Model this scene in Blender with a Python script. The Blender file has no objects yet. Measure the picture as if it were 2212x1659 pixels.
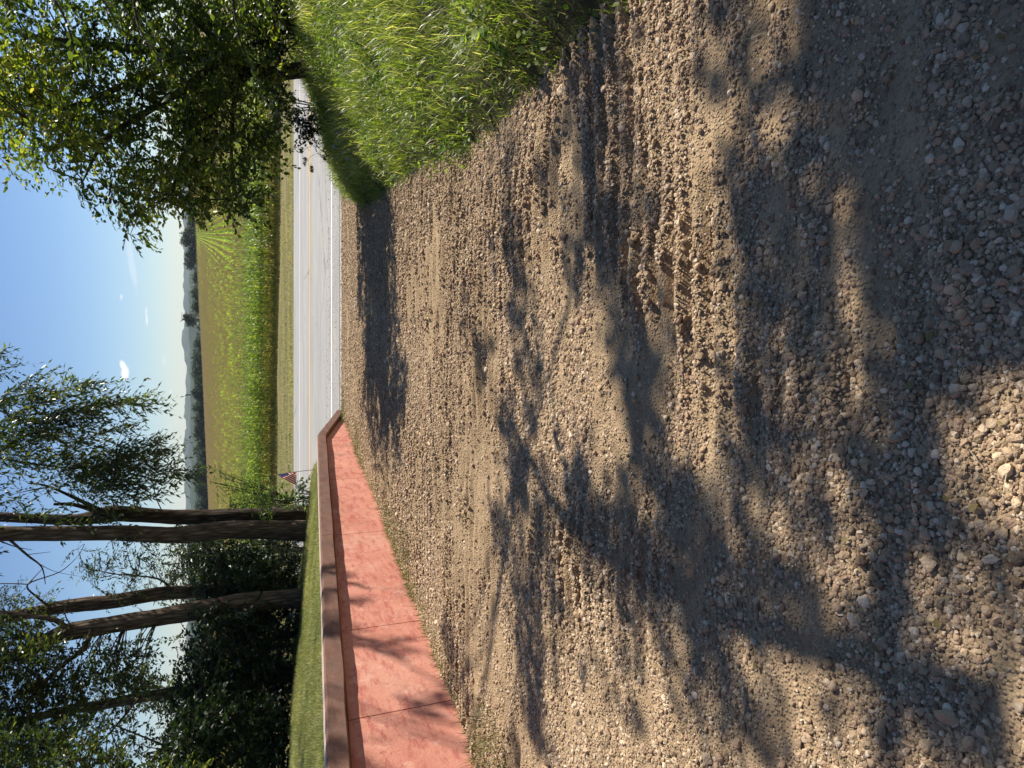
import bpy, math, random
import numpy as np
from mathutils import Vector, Matrix

PI = math.pi
R_ = math.radians
sc = bpy.context.scene
COL = sc.collection
rng = np.random.default_rng(7)
random.seed(7)

# ------------------------------------------------------------------ camera
PITCH = R_(24.4)
EYE = Vector((0.0, 0.0, 1.6))
FOC = 1512.0                     # focal length for a 2212 px long side
Fv = Vector((0, math.cos(PITCH), -math.sin(PITCH)))
Uv = Vector((0, math.sin(PITCH), math.cos(PITCH)))
Rv = Vector((1, 0, 0))
cam = bpy.data.cameras.new('camera')
cam.sensor_fit = 'HORIZONTAL'
cam.angle_x = 2 * math.atan(1106 / FOC)
cam.clip_start = 0.05
cam.clip_end = 9000
cam_o = bpy.data.objects.new('camera', cam)
COL.objects.link(cam_o)
# the phone was turned on its side: the picture's right is the world's down
mx, my, mz = -Uv, Rv, -Fv
cam_o.matrix_world = Matrix(((mx.x, my.x, mz.x, EYE.x), (mx.y, my.y, mz.y, EYE.y), (mx.z, my.z, mz.z, EYE.z), (0, 0, 0, 1)))
sc.camera = cam_o

# ------------------------------------------------------------------ light
SUN_AZ, SUN_EL = R_(60), R_(44)
SUN = Vector((math.sin(SUN_AZ) * math.cos(SUN_EL), math.cos(SUN_AZ) * math.cos(SUN_EL), math.sin(SUN_EL)))
sl = bpy.data.lights.new('sun', 'SUN')
sl.energy = 5.0
sl.angle = R_(0.53)
sl.color = (1.0, 0.93, 0.82)
so = bpy.data.objects.new('sun', sl)
so.rotation_euler = SUN.to_track_quat('Z', 'Y').to_euler()
so.location = (30, 20, 40)
COL.objects.link(so)

SKY_STRENGTH = 0.070
world = bpy.data.worlds.new('World')
sc.world = world
world.use_nodes = True
sc.view_settings.view_transform = 'Standard'
sc.view_settings.look = 'None'
sc.view_settings.exposure = 0.68
sc.view_settings.gamma = 1.0
sc.view_settings.use_curve_mapping = False
sc.render.engine = 'CYCLES'
sc.cycles.use_denoising = True
sc.cycles.max_bounces = 7
sc.cycles.diffuse_bounces = 3
sc.cycles.glossy_bounces = 2
sc.cycles.transmission_bounces = 5
sc.cycles.transparent_max_bounces = 8
sc.cycles.sample_clamp_indirect = 6


def ray(x, y):
    """unit ray through a point of the 2212 x 1659 photograph"""
    return (Fv * FOC + Rv * (829.5 - y) - Uv * (x - 1106)).normalized()


def at(x, y, depth):
    """the point on that ray at a forward distance (metres north of the eye)"""
    d = ray(x, y)
    return EYE + d * (depth / d.y)


def on_plane(x, y, z0=0.0, slope=-0.1):
    """where that ray meets the driveway plane"""
    d = ray(x, y)
    t = (z0 + slope * EYE.y - EYE.z) / (d.z - slope * d.y)
    return EYE + d * t


def cloud_nodes():
    nt = world.node_tree
    N, L = nt.nodes, nt.links
    for n in list(N):
        N.remove(n)
    out = N.new('ShaderNodeOutputWorld')
    bg = N.new('ShaderNodeBackground')
    sky = N.new('ShaderNodeTexSky')
    sky.sky_type = 'NISHITA'
    sky.sun_disc = False
    sky.sun_elevation = SUN_EL
    sky.sun_rotation = SUN_AZ
    sky.altitude = 250
    sky.air_density = 1.0
    sky.dust_density = 0.0
    sky.ozone_density = 4.5
    bg.inputs['Strength'].default_value = SKY_STRENGTH
    tc = N.new('ShaderNodeTexCoord')
    noise = N.new('ShaderNodeTexNoise')
    noise.inputs['Scale'].default_value = 60
    noise.inputs['Detail'].default_value = 5
    L.new(tc.outputs['Generated'], noise.inputs['Vector'])

    def m(op, a, b=None, clamp=False):
        n = N.new('ShaderNodeMath'); n.operation = op; n.use_clamp = clamp
        for i, v in enumerate((a, b)):
            if v is None: continue
            if isinstance(v, (int, float)): n.inputs[i].default_value = v
            else: L.new(v, n.inputs[i])
        return n.outputs[0]
    total = None
    # clouds: (photo x, photo y, half height, half length in px, angle, opacity)
    for (x, y, a, b, ang, op) in [(270, 806, 7, 13, 0.1, 1.0), (266, 790, 5, 12, -0.35, 0.9), (317, 690, 2.2, 14, 0, 0.55), (316, 672, 2.0, 9, 0.1, 0.4),
                                  (262, 642, 2.5, 6, 0.2, 0.45), (368, 846, 2, 5, 0, 0.4), (285, 570, 6, 60, -0.06, 0.22), (355, 780, 4, 14, 0, 0.18)]:
        c = ray(x, y)
        u = (ray(x + 1, y) - ray(x, y)).normalized()
        v = (ray(x, y + 1) - ray(x, y)).normalized()
        u, v = (u * math.cos(ang) + v * math.sin(ang)), (v * math.cos(ang) - u * math.sin(ang))
        sub = N.new('ShaderNodeVectorMath'); sub.operation = 'SUBTRACT'
        L.new(tc.outputs['Generated'], sub.inputs[0]); sub.inputs[1].default_value = c
        du = N.new('ShaderNodeVectorMath'); du.operation = 'DOT_PRODUCT'
        L.new(sub.outputs[0], du.inputs[0]); du.inputs[1].default_value = u * (FOC / a)
        dv = N.new('ShaderNodeVectorMath'); dv.operation = 'DOT_PRODUCT'
        L.new(sub.outputs[0], dv.inputs[0]); dv.inputs[1].default_value = v * (FOC / b)
        dc = N.new('ShaderNodeVectorMath'); dc.operation = 'DOT_PRODUCT'
        L.new(tc.outputs['Generated'], dc.inputs[0]); dc.inputs[1].default_value = c
        r2 = m('ADD', m('MULTIPLY', du.outputs['Value'], du.outputs['Value']), m('MULTIPLY', dv.outputs['Value'], dv.outputs['Value']))
        r2 = m('ADD', r2, m('MULTIPLY', m('SUBTRACT', noise.outputs['Fac'], 0.5), 2.4))
        k = m('MULTIPLY', m('SUBTRACT', 1.25, r2, True), op)
        k = m('MULTIPLY', k, m('GREATER_THAN', dc.outputs['Value'], 0.5))
        total = k if total is None else m('MAXIMUM', total, k)
    mix = N.new('ShaderNodeMix'); mix.data_type = 'RGBA'
    L.new(total, mix.inputs['Factor'])
    wb = N.new('ShaderNodeMix'); wb.data_type = 'RGBA'; wb.blend_type = 'MULTIPLY'
    wb.inputs['Factor'].default_value = 1.0
    L.new(sky.outputs[0], wb.inputs['A']); wb.inputs['B'].default_value = (.98, .98, 1.04, 1)
    L.new(wb.outputs['Result'], mix.inputs['A'])
    mix.inputs['B'].default_value = (9.5, 9.6, 10.0, 1)
    L.new(mix.outputs['Result'], bg.inputs['Color'])
    L.new(bg.outputs[0], out.inputs['Surface'])


cloud_nodes()


# ------------------------------------------------------------------ helpers
def hash2(ix, iy, seed):
    h = (ix.astype(np.int64) * 374761393 + iy.astype(np.int64) * 668265263 + seed * 974634777) & 0xFFFFFFFF
    h = ((h ^ (h >> 13)) * 1274126177) & 0xFFFFFFFF
    h = h ^ (h >> 16)
    return (h & 0xFFFF) / 65535.0


def vnoise(x, y, seed=0):
    x = np.asarray(x, float); y = np.asarray(y, float)
    ix, iy = np.floor(x), np.floor(y)
    fx, fy = x - ix, y - iy
    fx, fy = fx * fx * (3 - 2 * fx), fy * fy * (3 - 2 * fy)
    a = hash2(ix, iy, seed); b = hash2(ix + 1, iy, seed)
    c = hash2(ix, iy + 1, seed); d = hash2(ix + 1, iy + 1, seed)
    return (a * (1 - fx) + b * fx) * (1 - fy) + (c * (1 - fx) + d * fx) * fy - 0.5


def fbm(x, y, seed=0, octv=3):
    s = 0; a = 1.0
    for i in range(octv):
        s = s + a * vnoise(np.asarray(x) * 2 ** i, np.asarray(y) * 2 ** i, seed + i * 17)
        a *= 0.5
    return s


def sstep(a, b, x):
    t = np.clip((np.asarray(x, float) - a) / (b - a), 0, 1)
    return t * t * (3 - 2 * t)


def link(name, me, mat=None, parent=None, kind=None, label=None, cat=None, group=None, smooth=False):
    if mat is not None:
        for q in (mat if isinstance(mat, (list, tuple)) else [mat]):
            me.materials.append(q)
    if smooth:
        me.polygons.foreach_set('use_smooth', np.ones(len(me.polygons), bool))
    o = bpy.data.objects.new(name, me)
    COL.objects.link(o)
    if parent is not None: o.parent = parent
    tag(o, label, cat, group, kind)
    return o


def tag(o, label=None, cat=None, group=None, kind=None):
    if kind: o['kind'] = kind
    if label: o['label'] = label
    if cat: o['category'] = cat
    if group: o['group'] = group


def empty(name, loc, label=None, cat=None, group=None, kind=None):
    o = bpy.data.objects.new(name, None)
    o.empty_display_size = 0.2
    o.location = loc
    COL.objects.link(o)
    tag(o, label, cat, group, kind)
    return o


def np_mesh(name, v, faces, tint=None, origin=None, mat_idx=None):
    """faces: (n,k) int array, or a list of such arrays"""
    v = np.asarray(v, np.float32)
    if origin is not None:
        v = v - np.asarray(origin, np.float32)
    if not isinstance(faces, list): faces = [faces]
    me = bpy.data.meshes.new(name)
    me.vertices.add(len(v)); me.vertices.foreach_set('co', v.ravel())
    nl = sum(f.size for f in faces); nf = sum(len(f) for f in faces)
    me.loops.add(nl); me.loops.foreach_set('vertex_index', np.concatenate([f.ravel() for f in faces]).astype(np.int32))
    me.polygons.add(nf)
    tot = np.concatenate([np.full(len(f), f.shape[1]) for f in faces]).astype(np.int32)
    st = np.concatenate([[0], np.cumsum(tot)[:-1]]).astype(np.int32)
    me.polygons.foreach_set('loop_start', st)
    if mat_idx is not None:
        me.polygons.foreach_set('material_index', np.asarray(mat_idx, np.int32))
    me.update(calc_edges=True)
    if tint is not None:
        at_ = me.attributes.new('tint', 'FLOAT', 'POINT')
        at_.data.foreach_set('value', np.asarray(tint, np.float32))
    return me


def grid_mesh(name, X, Y, Z, keep=None, tint=None):
    n, m_ = X.shape
    v = np.stack([X, Y, Z], -1).reshape(-1, 3)
    i = np.arange(n * m_).reshape(n, m_)
    f = np.stack([i[:-1, :-1], i[:-1, 1:], i[1:, 1:], i[1:, :-1]], -1).reshape(-1, 4)
    if keep is not None:
        f = f[keep.reshape(-1)]
    return np_mesh(name, v, f, tint)


class MB:
    """a plain mesh collector"""
    def __init__(s): s.v = []; s.f = []; s.m = []
    def add(s, v, f, mi=0):
        b = len(s.v); s.v += [tuple(p) for p in v]; s.f += [tuple(b + k for k in q) for q in f]; s.m += [mi] * len(f)
    def prism(s, ring0, ring1, mi=0):
        n = len(ring0)
        f = [(i, (i + 1) % n, n + (i + 1) % n, n + i) for i in range(n)] + [tuple(range(n))[::-1], tuple(range(n, 2 * n))]
        s.add(list(ring0) + list(ring1), f, mi)
    def mesh(s, name, origin=(0, 0, 0)):
        me = bpy.data.meshes.new(name)
        o = Vector(origin)
        me.from_pydata([tuple(Vector(p) - o) for p in s.v], [], s.f)
        me.polygons.foreach_set('material_index', s.m)
        me.update()
        return me


def rot_from(dirs, up=None, roll=None):
    """matrices whose y column is dirs; z as near to up as can be, turned by roll"""
    n = len(dirs)
    y = dirs / np.linalg.norm(dirs, axis=1, keepdims=True)
    if up is None: up = np.tile([0, 0, 1.0], (n, 1))
    x = np.cross(y, up)
    l = np.linalg.norm(x, axis=1, keepdims=True)
    x = np.where(l < 1e-3, np.array([[1.0, 0, 0]]), x / np.maximum(l, 1e-6))
    z = np.cross(x, y)
    if roll is not None:
        c, s_ = np.cos(roll)[:, None], np.sin(roll)[:, None]
        x, z = x * c + z * s_, z * c - x * s_
    return np.stack([x, y, z], -1)


def scatter(tv, tf, pos, R, scl, tint):
    """joined copies of a template; returns verts, faces, tint"""
    n, k = len(pos), len(tv)
    s3 = scl if np.ndim(scl) == 2 else np.repeat(np.asarray(scl)[:, None], 3, 1)
    p = tv[None] * s3[:, None, :]
    v = np.einsum('nij,nkj->nki', R, p) + pos[:, None, :]
    f = tf[None] + (np.arange(n) * k)[:, None, None]
    return v.reshape(-1, 3), f.reshape(-1, tf.shape[1]), np.repeat(tint, k)


# leaf templates, unit length along y, folded at the midrib
LEAF_V = np.array([[0, 0, 0], [.27, .28, .05], [.25, .62, .02], [0, 1, -.08], [-.25, .62, .02], [-.27, .28, .05], [0, .45, -.04]], float)
LEAF_F = np.array([[0, 1, 6], [1, 2, 6], [2, 3, 6], [3, 4, 6], [4, 5, 6], [5, 0, 6]])
NLEAF_V = np.array([[0, 0, 0], [.17, .38, .04], [0, 1, -.12], [-.17, .38, .04]], float)
NLEAF_F = np.array([[0, 1, 2], [0, 2, 3]])


def tube(path, radii, seg=8, noise=0.0, seed=0, sub=4, closed_end=True):
    """a tapered limb along a smoothed path"""
    P = [np.array(p, float) for p in path]
    pts, rad = [], []
    n = len(P)
    for i in range(n - 1):
        p0, p1, p2, p3 = P[max(i - 1, 0)], P[i], P[i + 1], P[min(i + 2, n - 1)]
        for k in range(sub):
            t = k / sub
            pts.append(0.5 * ((2 * p1) + (-p0 + p2) * t + (2 * p0 - 5 * p1 + 4 * p2 - p3) * t * t + (-p0 + 3 * p1 - 3 * p2 + p3) * t ** 3))
            rad.append(radii[i] * (1 - t) + radii[i + 1] * t)
    pts.append(P[-1]); rad.append(radii[-1])
    pts = np.array(pts); rad = np.array(rad)
    d = np.gradient(pts, axis=0)
    R = rot_from(d, np.tile([0.05, 1.0, 0.02], (len(d), 1)))
    a = np.linspace(0, 2 * PI, seg, endpoint=False)
    L = np.concatenate([[0], np.cumsum(np.linalg.norm(np.diff(pts, axis=0), axis=1))])
    rr = rad[:, None] * (1 + noise * (vnoise(np.repeat(L[:, None], seg, 1) * 1.7 + seed * 3, np.tile(a * 1.9, (len(L), 1)), seed) * 1.2
                                      + 0.6 * vnoise(np.repeat(L[:, None], seg, 1) * 6, np.tile(a * 4, (len(L), 1)) + seed, seed + 5)))
    v = pts[:, None, :] + R[:, None, :, 0] * (np.cos(a)[None, :, None] * rr[..., None]) + R[:, None, :, 2] * (np.sin(a)[None, :, None] * rr[..., None])
    m_ = len(pts)
    i = np.arange(m_ * seg).reshape(m_, seg)
    j = np.roll(i, -1, 1)
    f = np.stack([i[:-1], j[:-1], j[1:], i[1:]], -1).reshape(-1, 4)
    return v.reshape(-1, 3), f


def join_parts(parts):
    vs, fs, b = [], [], 0
    for v, f in parts:
        vs.append(v); fs.append(f + b); b += len(v)
    return np.concatenate(vs), np.concatenate(fs)


# ------------------------------------------------------------------ materials
def mat(name):
    m = bpy.data.materials.new(name)
    m.use_nodes = True
    m.node_tree.nodes.clear()
    return m, m.node_tree.nodes, m.node_tree.links


class NB:
    """node builder"""
    def __init__(s, name):
        s.m, s.N, s.L = mat(name)
        s.out = s.N.new('ShaderNodeOutputMaterial')
    def set(s, sock, v):
        if isinstance(v, bpy.types.NodeSocket): s.L.new(v, sock)
        elif isinstance(v, (tuple, list)) and len(v) == 3 and sock.type == 'RGBA': sock.default_value = (*v, 1)
        else: sock.default_value = v
    def coord(s, kind='Object', scale=None, rot=None):
        c = s.N.new('ShaderNodeTexCoord').outputs[kind]
        if scale is not None or rot is not None:
            mp = s.N.new('ShaderNodeMapping')
            s.L.new(c, mp.inputs[0])
            if scale is not None: mp.inputs['Scale'].default_value = scale
            if rot is not None: mp.inputs['Rotation'].default_value = rot
            c = mp.outputs[0]
        return c
    def noise(s, vec, scale, detail=3, rough=0.5, out='Fac', dist=0.0):
        n = s.N.new('ShaderNodeTexNoise')
        s.L.new(vec, n.inputs['Vector'])
        n.inputs['Scale'].default_value = scale; n.inputs['Detail'].default_value = detail
        n.inputs['Roughness'].default_value = rough; n.inputs['Distortion'].default_value = dist
        return n.outputs[out]
    def voro(s, vec, scale, feat='F1', out='Distance'):
        n = s.N.new('ShaderNodeTexVoronoi'); n.feature = feat
        s.L.new(vec, n.inputs['Vector']); n.inputs['Scale'].default_value = scale
        return n.outputs[out]
    def ramp(s, fac, stops, interp='LINEAR'):
        r = s.N.new('ShaderNodeValToRGB'); r.color_ramp.interpolation = interp
        e = r.color_ramp.elements
        while len(e) < len(stops): e.new(0.5)
        for k, (p, c) in zip(e, stops):
            k.position = p; k.color = (*c, 1) if len(c) == 3 else c
        s.L.new(fac, r.inputs[0])
        return r.outputs[0]
    def mix(s, fac, a, b, blend='MIX'):
        n = s.N.new('ShaderNodeMix'); n.data_type = 'RGBA'; n.blend_type = blend
        s.set(n.inputs['Factor'], fac); s.set(n.inputs['A'], a); s.set(n.inputs['B'], b)
        return n.outputs['Result']
    def math(s, op, a, b=0.0, clamp=False):
        n = s.N.new('ShaderNodeMath'); n.operation = op; n.use_clamp = clamp
        s.set(n.inputs[0], a); s.set(n.inputs[1], b)
        return n.outputs[0]
    def rangef(s, v, a, b, c=0.0, d=1.0):
        n = s.N.new('ShaderNodeMapRange'); s.set(n.inputs[0], v)
        for i, q in enumerate((a, b, c, d)): n.inputs[i + 1].default_value = q
        return n.outputs[0]
    def attr(s, name):
        n = s.N.new('ShaderNodeAttribute'); n.attribute_name = name
        return n.outputs['Fac']
    def rand(s): return s.N.new('ShaderNodeObjectInfo').outputs['Random']
    def bump(s, h, strength=0.5, dist=0.01, normal=None):
        n = s.N.new('ShaderNodeBump'); n.inputs['Strength'].default_value = strength; n.inputs['Distance'].default_value = dist
        s.L.new(h, n.inputs['Height'])
        if normal is not None: s.L.new(normal, n.inputs['Normal'])
        return n.outputs[0]
    def bsdf(s, col, rough=0.8, normal=None, spec=0.3, metal=0.0):
        p = s.N.new('ShaderNodeBsdfPrincipled')
        s.set(p.inputs['Base Color'], col); s.set(p.inputs['Roughness'], rough)
        p.inputs['Specular IOR Level'].default_value = spec
        p.inputs['Metallic'].default_value = metal
        if normal is not None: s.L.new(normal, p.inputs['Normal'])
        return p.outputs[0]
    def done(s, shader):
        s.L.new(shader, s.out.inputs['Surface']); return s.m


def leaf_material(name, stops, trans=0.45, tcol=(1.0, 1.15, 0.5), rough=0.4, spec=0.45):
    b = NB(name)
    t = b.attr('tint')
    c = b.ramp(t, stops)
    n = b.noise(b.coord('Object'), 3.0, 2)
    c = b.mix(b.rangef(n, 0.35, 0.65, 0.0, 0.45), c, b.mix(1.0, c, (0.6, 0.72, 0.6), 'MULTIPLY'))
    p = b.bsdf(c, rough, None, spec)
    tr = b.N.new('ShaderNodeBsdfTranslucent')
    tc = b.mix(1.0, c, tcol, 'MULTIPLY')
    b.L.new(b.mix(1.0, tc, (1.9, 1.9, 1.9), 'MULTIPLY'), tr.inputs['Color'])
    ms = b.N.new('ShaderNodeMixShader'); ms.inputs[0].default_value = trans
    b.L.new(p, ms.inputs[1]); b.L.new(tr.outputs[0], ms.inputs[2])
    return b.done(ms.outputs[0])


M = {}
M['leaf_right'] = leaf_material('broad_green_leaf', [(0, (.028, .042, .011)), (.5, (.075, .10, .018)), (.85, (.23, .25, .035)), (1, (.34, .27, .05))], trans=.52)
M['leaf_left'] = leaf_material('ash_leaf', [(0, (.02, .032, .012)), (.6, (.045, .062, .018)), (.93, (.12, .145, .03)), (1, (.24, .22, .06))], trans=.36, rough=.3)
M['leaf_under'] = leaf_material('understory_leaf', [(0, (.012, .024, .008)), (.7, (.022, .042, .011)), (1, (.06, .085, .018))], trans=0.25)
M['leaf_far'] = leaf_material('far_tree_leaf', [(0, (.014, .026, .011)), (.7, (.028, .048, .017)), (1, (.06, .085, .028))], trans=0.2, rough=0.7)
M['leaf_bush'] = leaf_material('roadside_bush_leaf', [(0, (.03, .055, .015)), (.6, (.085, .125, .025)), (1, (.26, .27, .05))], trans=0.5)
M['grass_bank'] = leaf_material('bank_grass', [(0, (.055, .085, .018)), (.4, (.13, .165, .03)), (.8, (.27, .295, .05)), (.93, (.42, .37, .14)), (1, (.58, .48, .26))], trans=0.45, rough=0.35, spec=0.5)
M['grass_lawn'] = leaf_material('lawn_grass', [(0, (.12, .125, .04)), (.6, (.22, .215, .075)), (1, (.42, .35, .17))], trans=0.35, rough=0.5)
M['seam_grass'] = leaf_material('seam_weeds', [(0, (.07, .065, .03)), (.5, (.12, .13, .04)), (.85, (.20, .21, .06)), (1, (.36, .28, .14))], trans=0.3, rough=0.6)
M['weed'] = leaf_material('weed_leaf', [(0, (.06, .11, .022)), (.7, (.15, .21, .035)), (1, (.30, .34, .06))], trans=0.45, rough=.5, spec=.3)
M['corn_leaf'] = leaf_material('corn_leaf', [(0, (.055, .085, .016)), (.4, (.19, .25, .035)), (.8, (.52, .53, .075)), (1, (.58, .40, .16))], trans=0.42, rough=0.4)
M['dry_grass'] = leaf_material('dry_grass', [(0, (.12, .11, .04)), (.6, (.22, .17, .07)), (1, (.36, .27, .13))], trans=0.35, rough=0.6)


def m_simple(name, col, rough=0.8, nscale=20, amt=0.35, bump=0.3, dist=0.01, spec=0.3):
    b = NB(name)
    c = b.coord('Object')
    n = b.noise(c, nscale, 4)
    dark = tuple(q * (1 - amt) for q in col); lite = tuple(min(1, q * (1 + amt)) for q in col)
    cc = b.ramp(n, [(0.3, dark), (0.7, lite)])
    return b.done(b.bsdf(cc, rough, b.bump(n, bump, dist), spec))


def m_bark(name, c1, c2, scale=1.0):
    b = NB(name)
    c = b.coord('Object', (14 * scale, 14 * scale, 1.8 * scale))
    n = b.noise(c, 1.6, 6, 0.62, dist=0.6)
    n2 = b.noise(b.coord('Object'), 2.2, 3)
    v = b.voro(c, 1.0, 'DISTANCE_TO_EDGE')
    h = b.math('ADD', b.math('MULTIPLY', n, 0.7), b.math('MINIMUM', v, 0.35))
    col = b.ramp(h, [(0.32, tuple(q * 0.35 for q in c1)), (0.6, c1), (0.9, c2)])
    col = b.mix(b.rangef(n2, .45, .7, 0, .5), col, b.mix(1.0, col, (0.75, 0.85, 0.6), 'MULTIPLY'))
    return b.done(b.bsdf(col, 0.9, b.bump(h, 0.9, 0.03), 0.15))


M['bark'] = m_bark('furrowed_bark', (.13, .092, .065), (.27, .20, .15))
M['bark_dark'] = m_bark('dark_bark', (.07, .052, .038), (.15, .115, .085))
M['deadwood'] = m_bark('pale_dead_wood', (.10, .08, .065), (.20, .17, .14))

# gravel and fines
def m_gravel():
    b = NB('gravel_fines')
    c = b.coord('Object')
    big = b.noise(c, 0.9, 3)
    mid = b.noise(c, 7, 4)
    fine = b.noise(c, 130, 3, 0.6)
    vor = b.voro(c, 75, 'F1', 'Distance')
    vcol = b.voro(c, 75, 'F1', 'Color')
    sep = b.N.new('ShaderNodeSeparateColor'); b.L.new(vcol, sep.inputs[0])
    stone = b.ramp(sep.outputs[0], [(0, (.22, .16, .105)), (.35, (.37, .275, .175)), (.65, (.48, .36, .23)), (.85, (.42, .305, .205)), (1, (.64, .52, .38))])
    dirt = b.ramp(mid, [(.3, (.26, .18, .105)), (.7, (.45, .32, .19))])
    dirt = b.mix(b.rangef(big, .4, .6, 0, .6), dirt, (.44, .32, .19))
    edge = b.rangef(vor, .0, .55, 1, 0)
    col = b.mix(b.math('MULTIPLY', edge, b.rangef(mid, .35, .6, .35, .95), True), dirt, stone)
    col = b.mix(b.rangef(fine, .35, .65, 0, .3), col, b.mix(1.0, col, (.5, .5, .5), 'MULTIPLY'))
    h = b.math('ADD', b.math('MULTIPLY', edge, 1.0), b.math('MULTIPLY', fine, 0.6))
    n1 = b.bump(h, 0.9, 0.010)
    n2 = b.bump(mid, 0.5, 0.02, n1)
    return b.done(b.bsdf(col, 0.95, n2, 0.1))


def m_stone():
    b = NB('gravel_stone')
    r = b.rand()
    c = b.ramp(r, [(0, (.22, .155, .10)), (.2, (.37, .27, .17)), (.45, (.51, .375, .235)), (.62, (.43, .29, .19)), (.8, (.60, .455, .295)), (.93, (.76, .63, .46)), (1, (.31, .245, .185))])
    k = b.coord('Object')
    n = b.noise(k, 1.6, 4, 0.6)
    c = b.mix(b.rangef(n, .35, .65, 0, .5), c, b.mix(1.0, c, (.62, .56, .5), 'MULTIPLY'))
    return b.done(b.bsdf(c, 0.85, b.bump(n, 0.35, 0.25), 0.2))


M['gravel'] = m_gravel()
M['stone'] = m_stone()


def m_road():
    b = NB('worn_asphalt')
    k = b.coord('Object')
    fine = b.noise(k, 90, 3)
    st = b.noise(b.coord('Object', (0.35, 3.2, 1)), 1.6, 4)
    st2 = b.noise(b.coord('Object', (0.12, 1.3, 1)), 1.2, 2)
    c = b.ramp(st, [(.3, (.275, .265, .25)), (.7, (.345, .333, .315))])
    c = b.mix(b.rangef(st2, .4, .62, 0, .5), c, (.225, .217, .205))
    c = b.mix(b.rangef(fine, .35, .7, 0, .28), c, (.46, .45, .44))
    # thin dark skid and tar streaks
    s = b.noise(b.coord('Object', (0.5, 2.0, 1), (0, 0, 0.35)), 1.7, 2, dist=1.2)
    s = b.rangef(b.math('ABSOLUTE', b.math('SUBTRACT', s, .5)), 0, .006, 1, 0)
    s = b.math('MULTIPLY', s, b.rangef(b.noise(k, .35, 2), .5, .6, 0, .5))
    c = b.mix(s, c, (.11, .11, .105))
    cr = b.voro(b.coord('Object', (.22, .55, 1)), 1.0, 'DISTANCE_TO_EDGE')
    crw = b.math('ADD', cr, b.math('MULTIPLY', b.math('SUBTRACT', b.noise(k, 3, 4), .5), .06))
    c = b.mix(b.math('MULTIPLY', b.rangef(crw, .0, .012, .55, 0), b.rangef(b.noise(k, .25, 2), .42, .55, 0, 1)), c, (.10, .10, .095))
    dust = b.noise(b.coord('Object', (.5, 1.4, 1)), 1.1, 5, .7)
    c = b.mix(b.rangef(dust, .5, .7, 0, .45), c, (.42, .38, .31))
    return b.done(b.bsdf(c, 0.8, b.bump(fine, 0.35, 0.01), 0.3))


def m_paint(name, col):
    b = NB(name)
    k = b.coord('Object')
    n = b.noise(k, 25, 4, .7)
    c = b.mix(b.rangef(n, .5, .68, 0, .7), col, (.30, .29, .28))
    return b.done(b.bsdf(c, .7, None, .3))


M['road'] = m_road()
M['white_line'] = m_paint('white_road_paint', (.78, .78, .76))
M['yellow_line'] = m_paint('yellow_road_paint', (.75, .46, .12))
M['concrete'] = m_simple('pale_gutter_concrete', (.46, .42, .37), .9, 9, .22, .3, .01)


def m_wall_paint():
    b = NB('salmon_wall_paint')
    k = b.coord('Object')
    n1 = b.noise(k, 1.3, 5, .65)
    n2 = b.noise(b.coord('Object', (1, 1, 3.5)), 3.5, 6, .7)
    n3 = b.noise(k, 45, 3)
    c = b.ramp(n1, [(.3, (.45, .165, .115)), (.55, (.54, .245, .175)), (.75, (.58, .32, .235))])
    c = b.mix(b.rangef(n2, .50, .62, 0, .75), c, (.36, .10, .08))
    c = b.mix(b.rangef(b.noise(k, 2.1, 6, .72), .54, .66, 0, .7), c, (.30, .145, .11))
    c = b.mix(b.rangef(b.noise(k, 7, 5, .75), .55, .62, 0, .35), c, (.66, .42, .34))
    pits = b.rangef(b.voro(b.coord('Object', (1, 1, 1.5)), 17), .0, .10, 1, 0)
    pits = b.math('MULTIPLY', pits, b.rangef(b.noise(k, 3.3, 2), .48, .58, 0, 1))
    c = b.mix(b.math('MULTIPLY', pits, .6), c, (.30, .12, .10))
    # thin irregular crack
    ck = b.noise(b.coord('Object', (1, 1, .3)), 1.1, 5, .6)
    ck = b.rangef(b.math('ABSOLUTE', b.math('SUBTRACT', ck, .5)), 0, .003, 1, 0)
    c = b.mix(b.math('MULTIPLY', ck, .55), c, (.22, .08, .07))
    # splash of dirt and bleached paint along the ground, bleached line near the top
    h = b.math('SUBTRACT', b.math('SUBTRACT', n3, b.math('MULTIPLY', pits, .9)), b.math('MULTIPLY', ck, .8))
    return b.done(b.bsdf(c, .75, b.bump(h, .35, .012), .3))


def m_coping():
    b = NB('weathered_coping_concrete')
    k = b.coord('Object')
    n1 = b.noise(b.coord('Object', (1, 1, 4)), 2.4, 5, .65)
    n2 = b.noise(k, 14, 5, .75)
    n3 = b.noise(k, 90, 2)
    c = b.ramp(n1, [(.3, (.10, .057, .043)), (.5, (.165, .088, .064)), (.72, (.15, .10, .08))])
    c = b.mix(b.rangef(n2, .54, .66, 0, .4), c, (.27, .135, .10))
    c = b.mix(b.rangef(b.noise(k, 5, 5, .7), .52, .66, 0, .65), c, (.10, .07, .058))
    return b.done(b.bsdf(c, .85, b.bump(b.math('ADD', n2, n3), .45, .012), .2))


def m_coptop():
    b = NB('sunlit_coping_top')
    k = b.coord('Object')
    n = b.noise(k, 8, 5, .7)
    c = b.ramp(n, [(.3, (.34, .25, .21)), (.7, (.50, .40, .34))])  # pale tone stands in for sun on the coping's top edge
    return b.done(b.bsdf(c, .9, b.bump(b.noise(k, 60, 3), .4, .01), .2))


M['wall_paint'] = m_wall_paint()
M['coping'] = m_coping()
M['coping_top'] = m_coptop()


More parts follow.
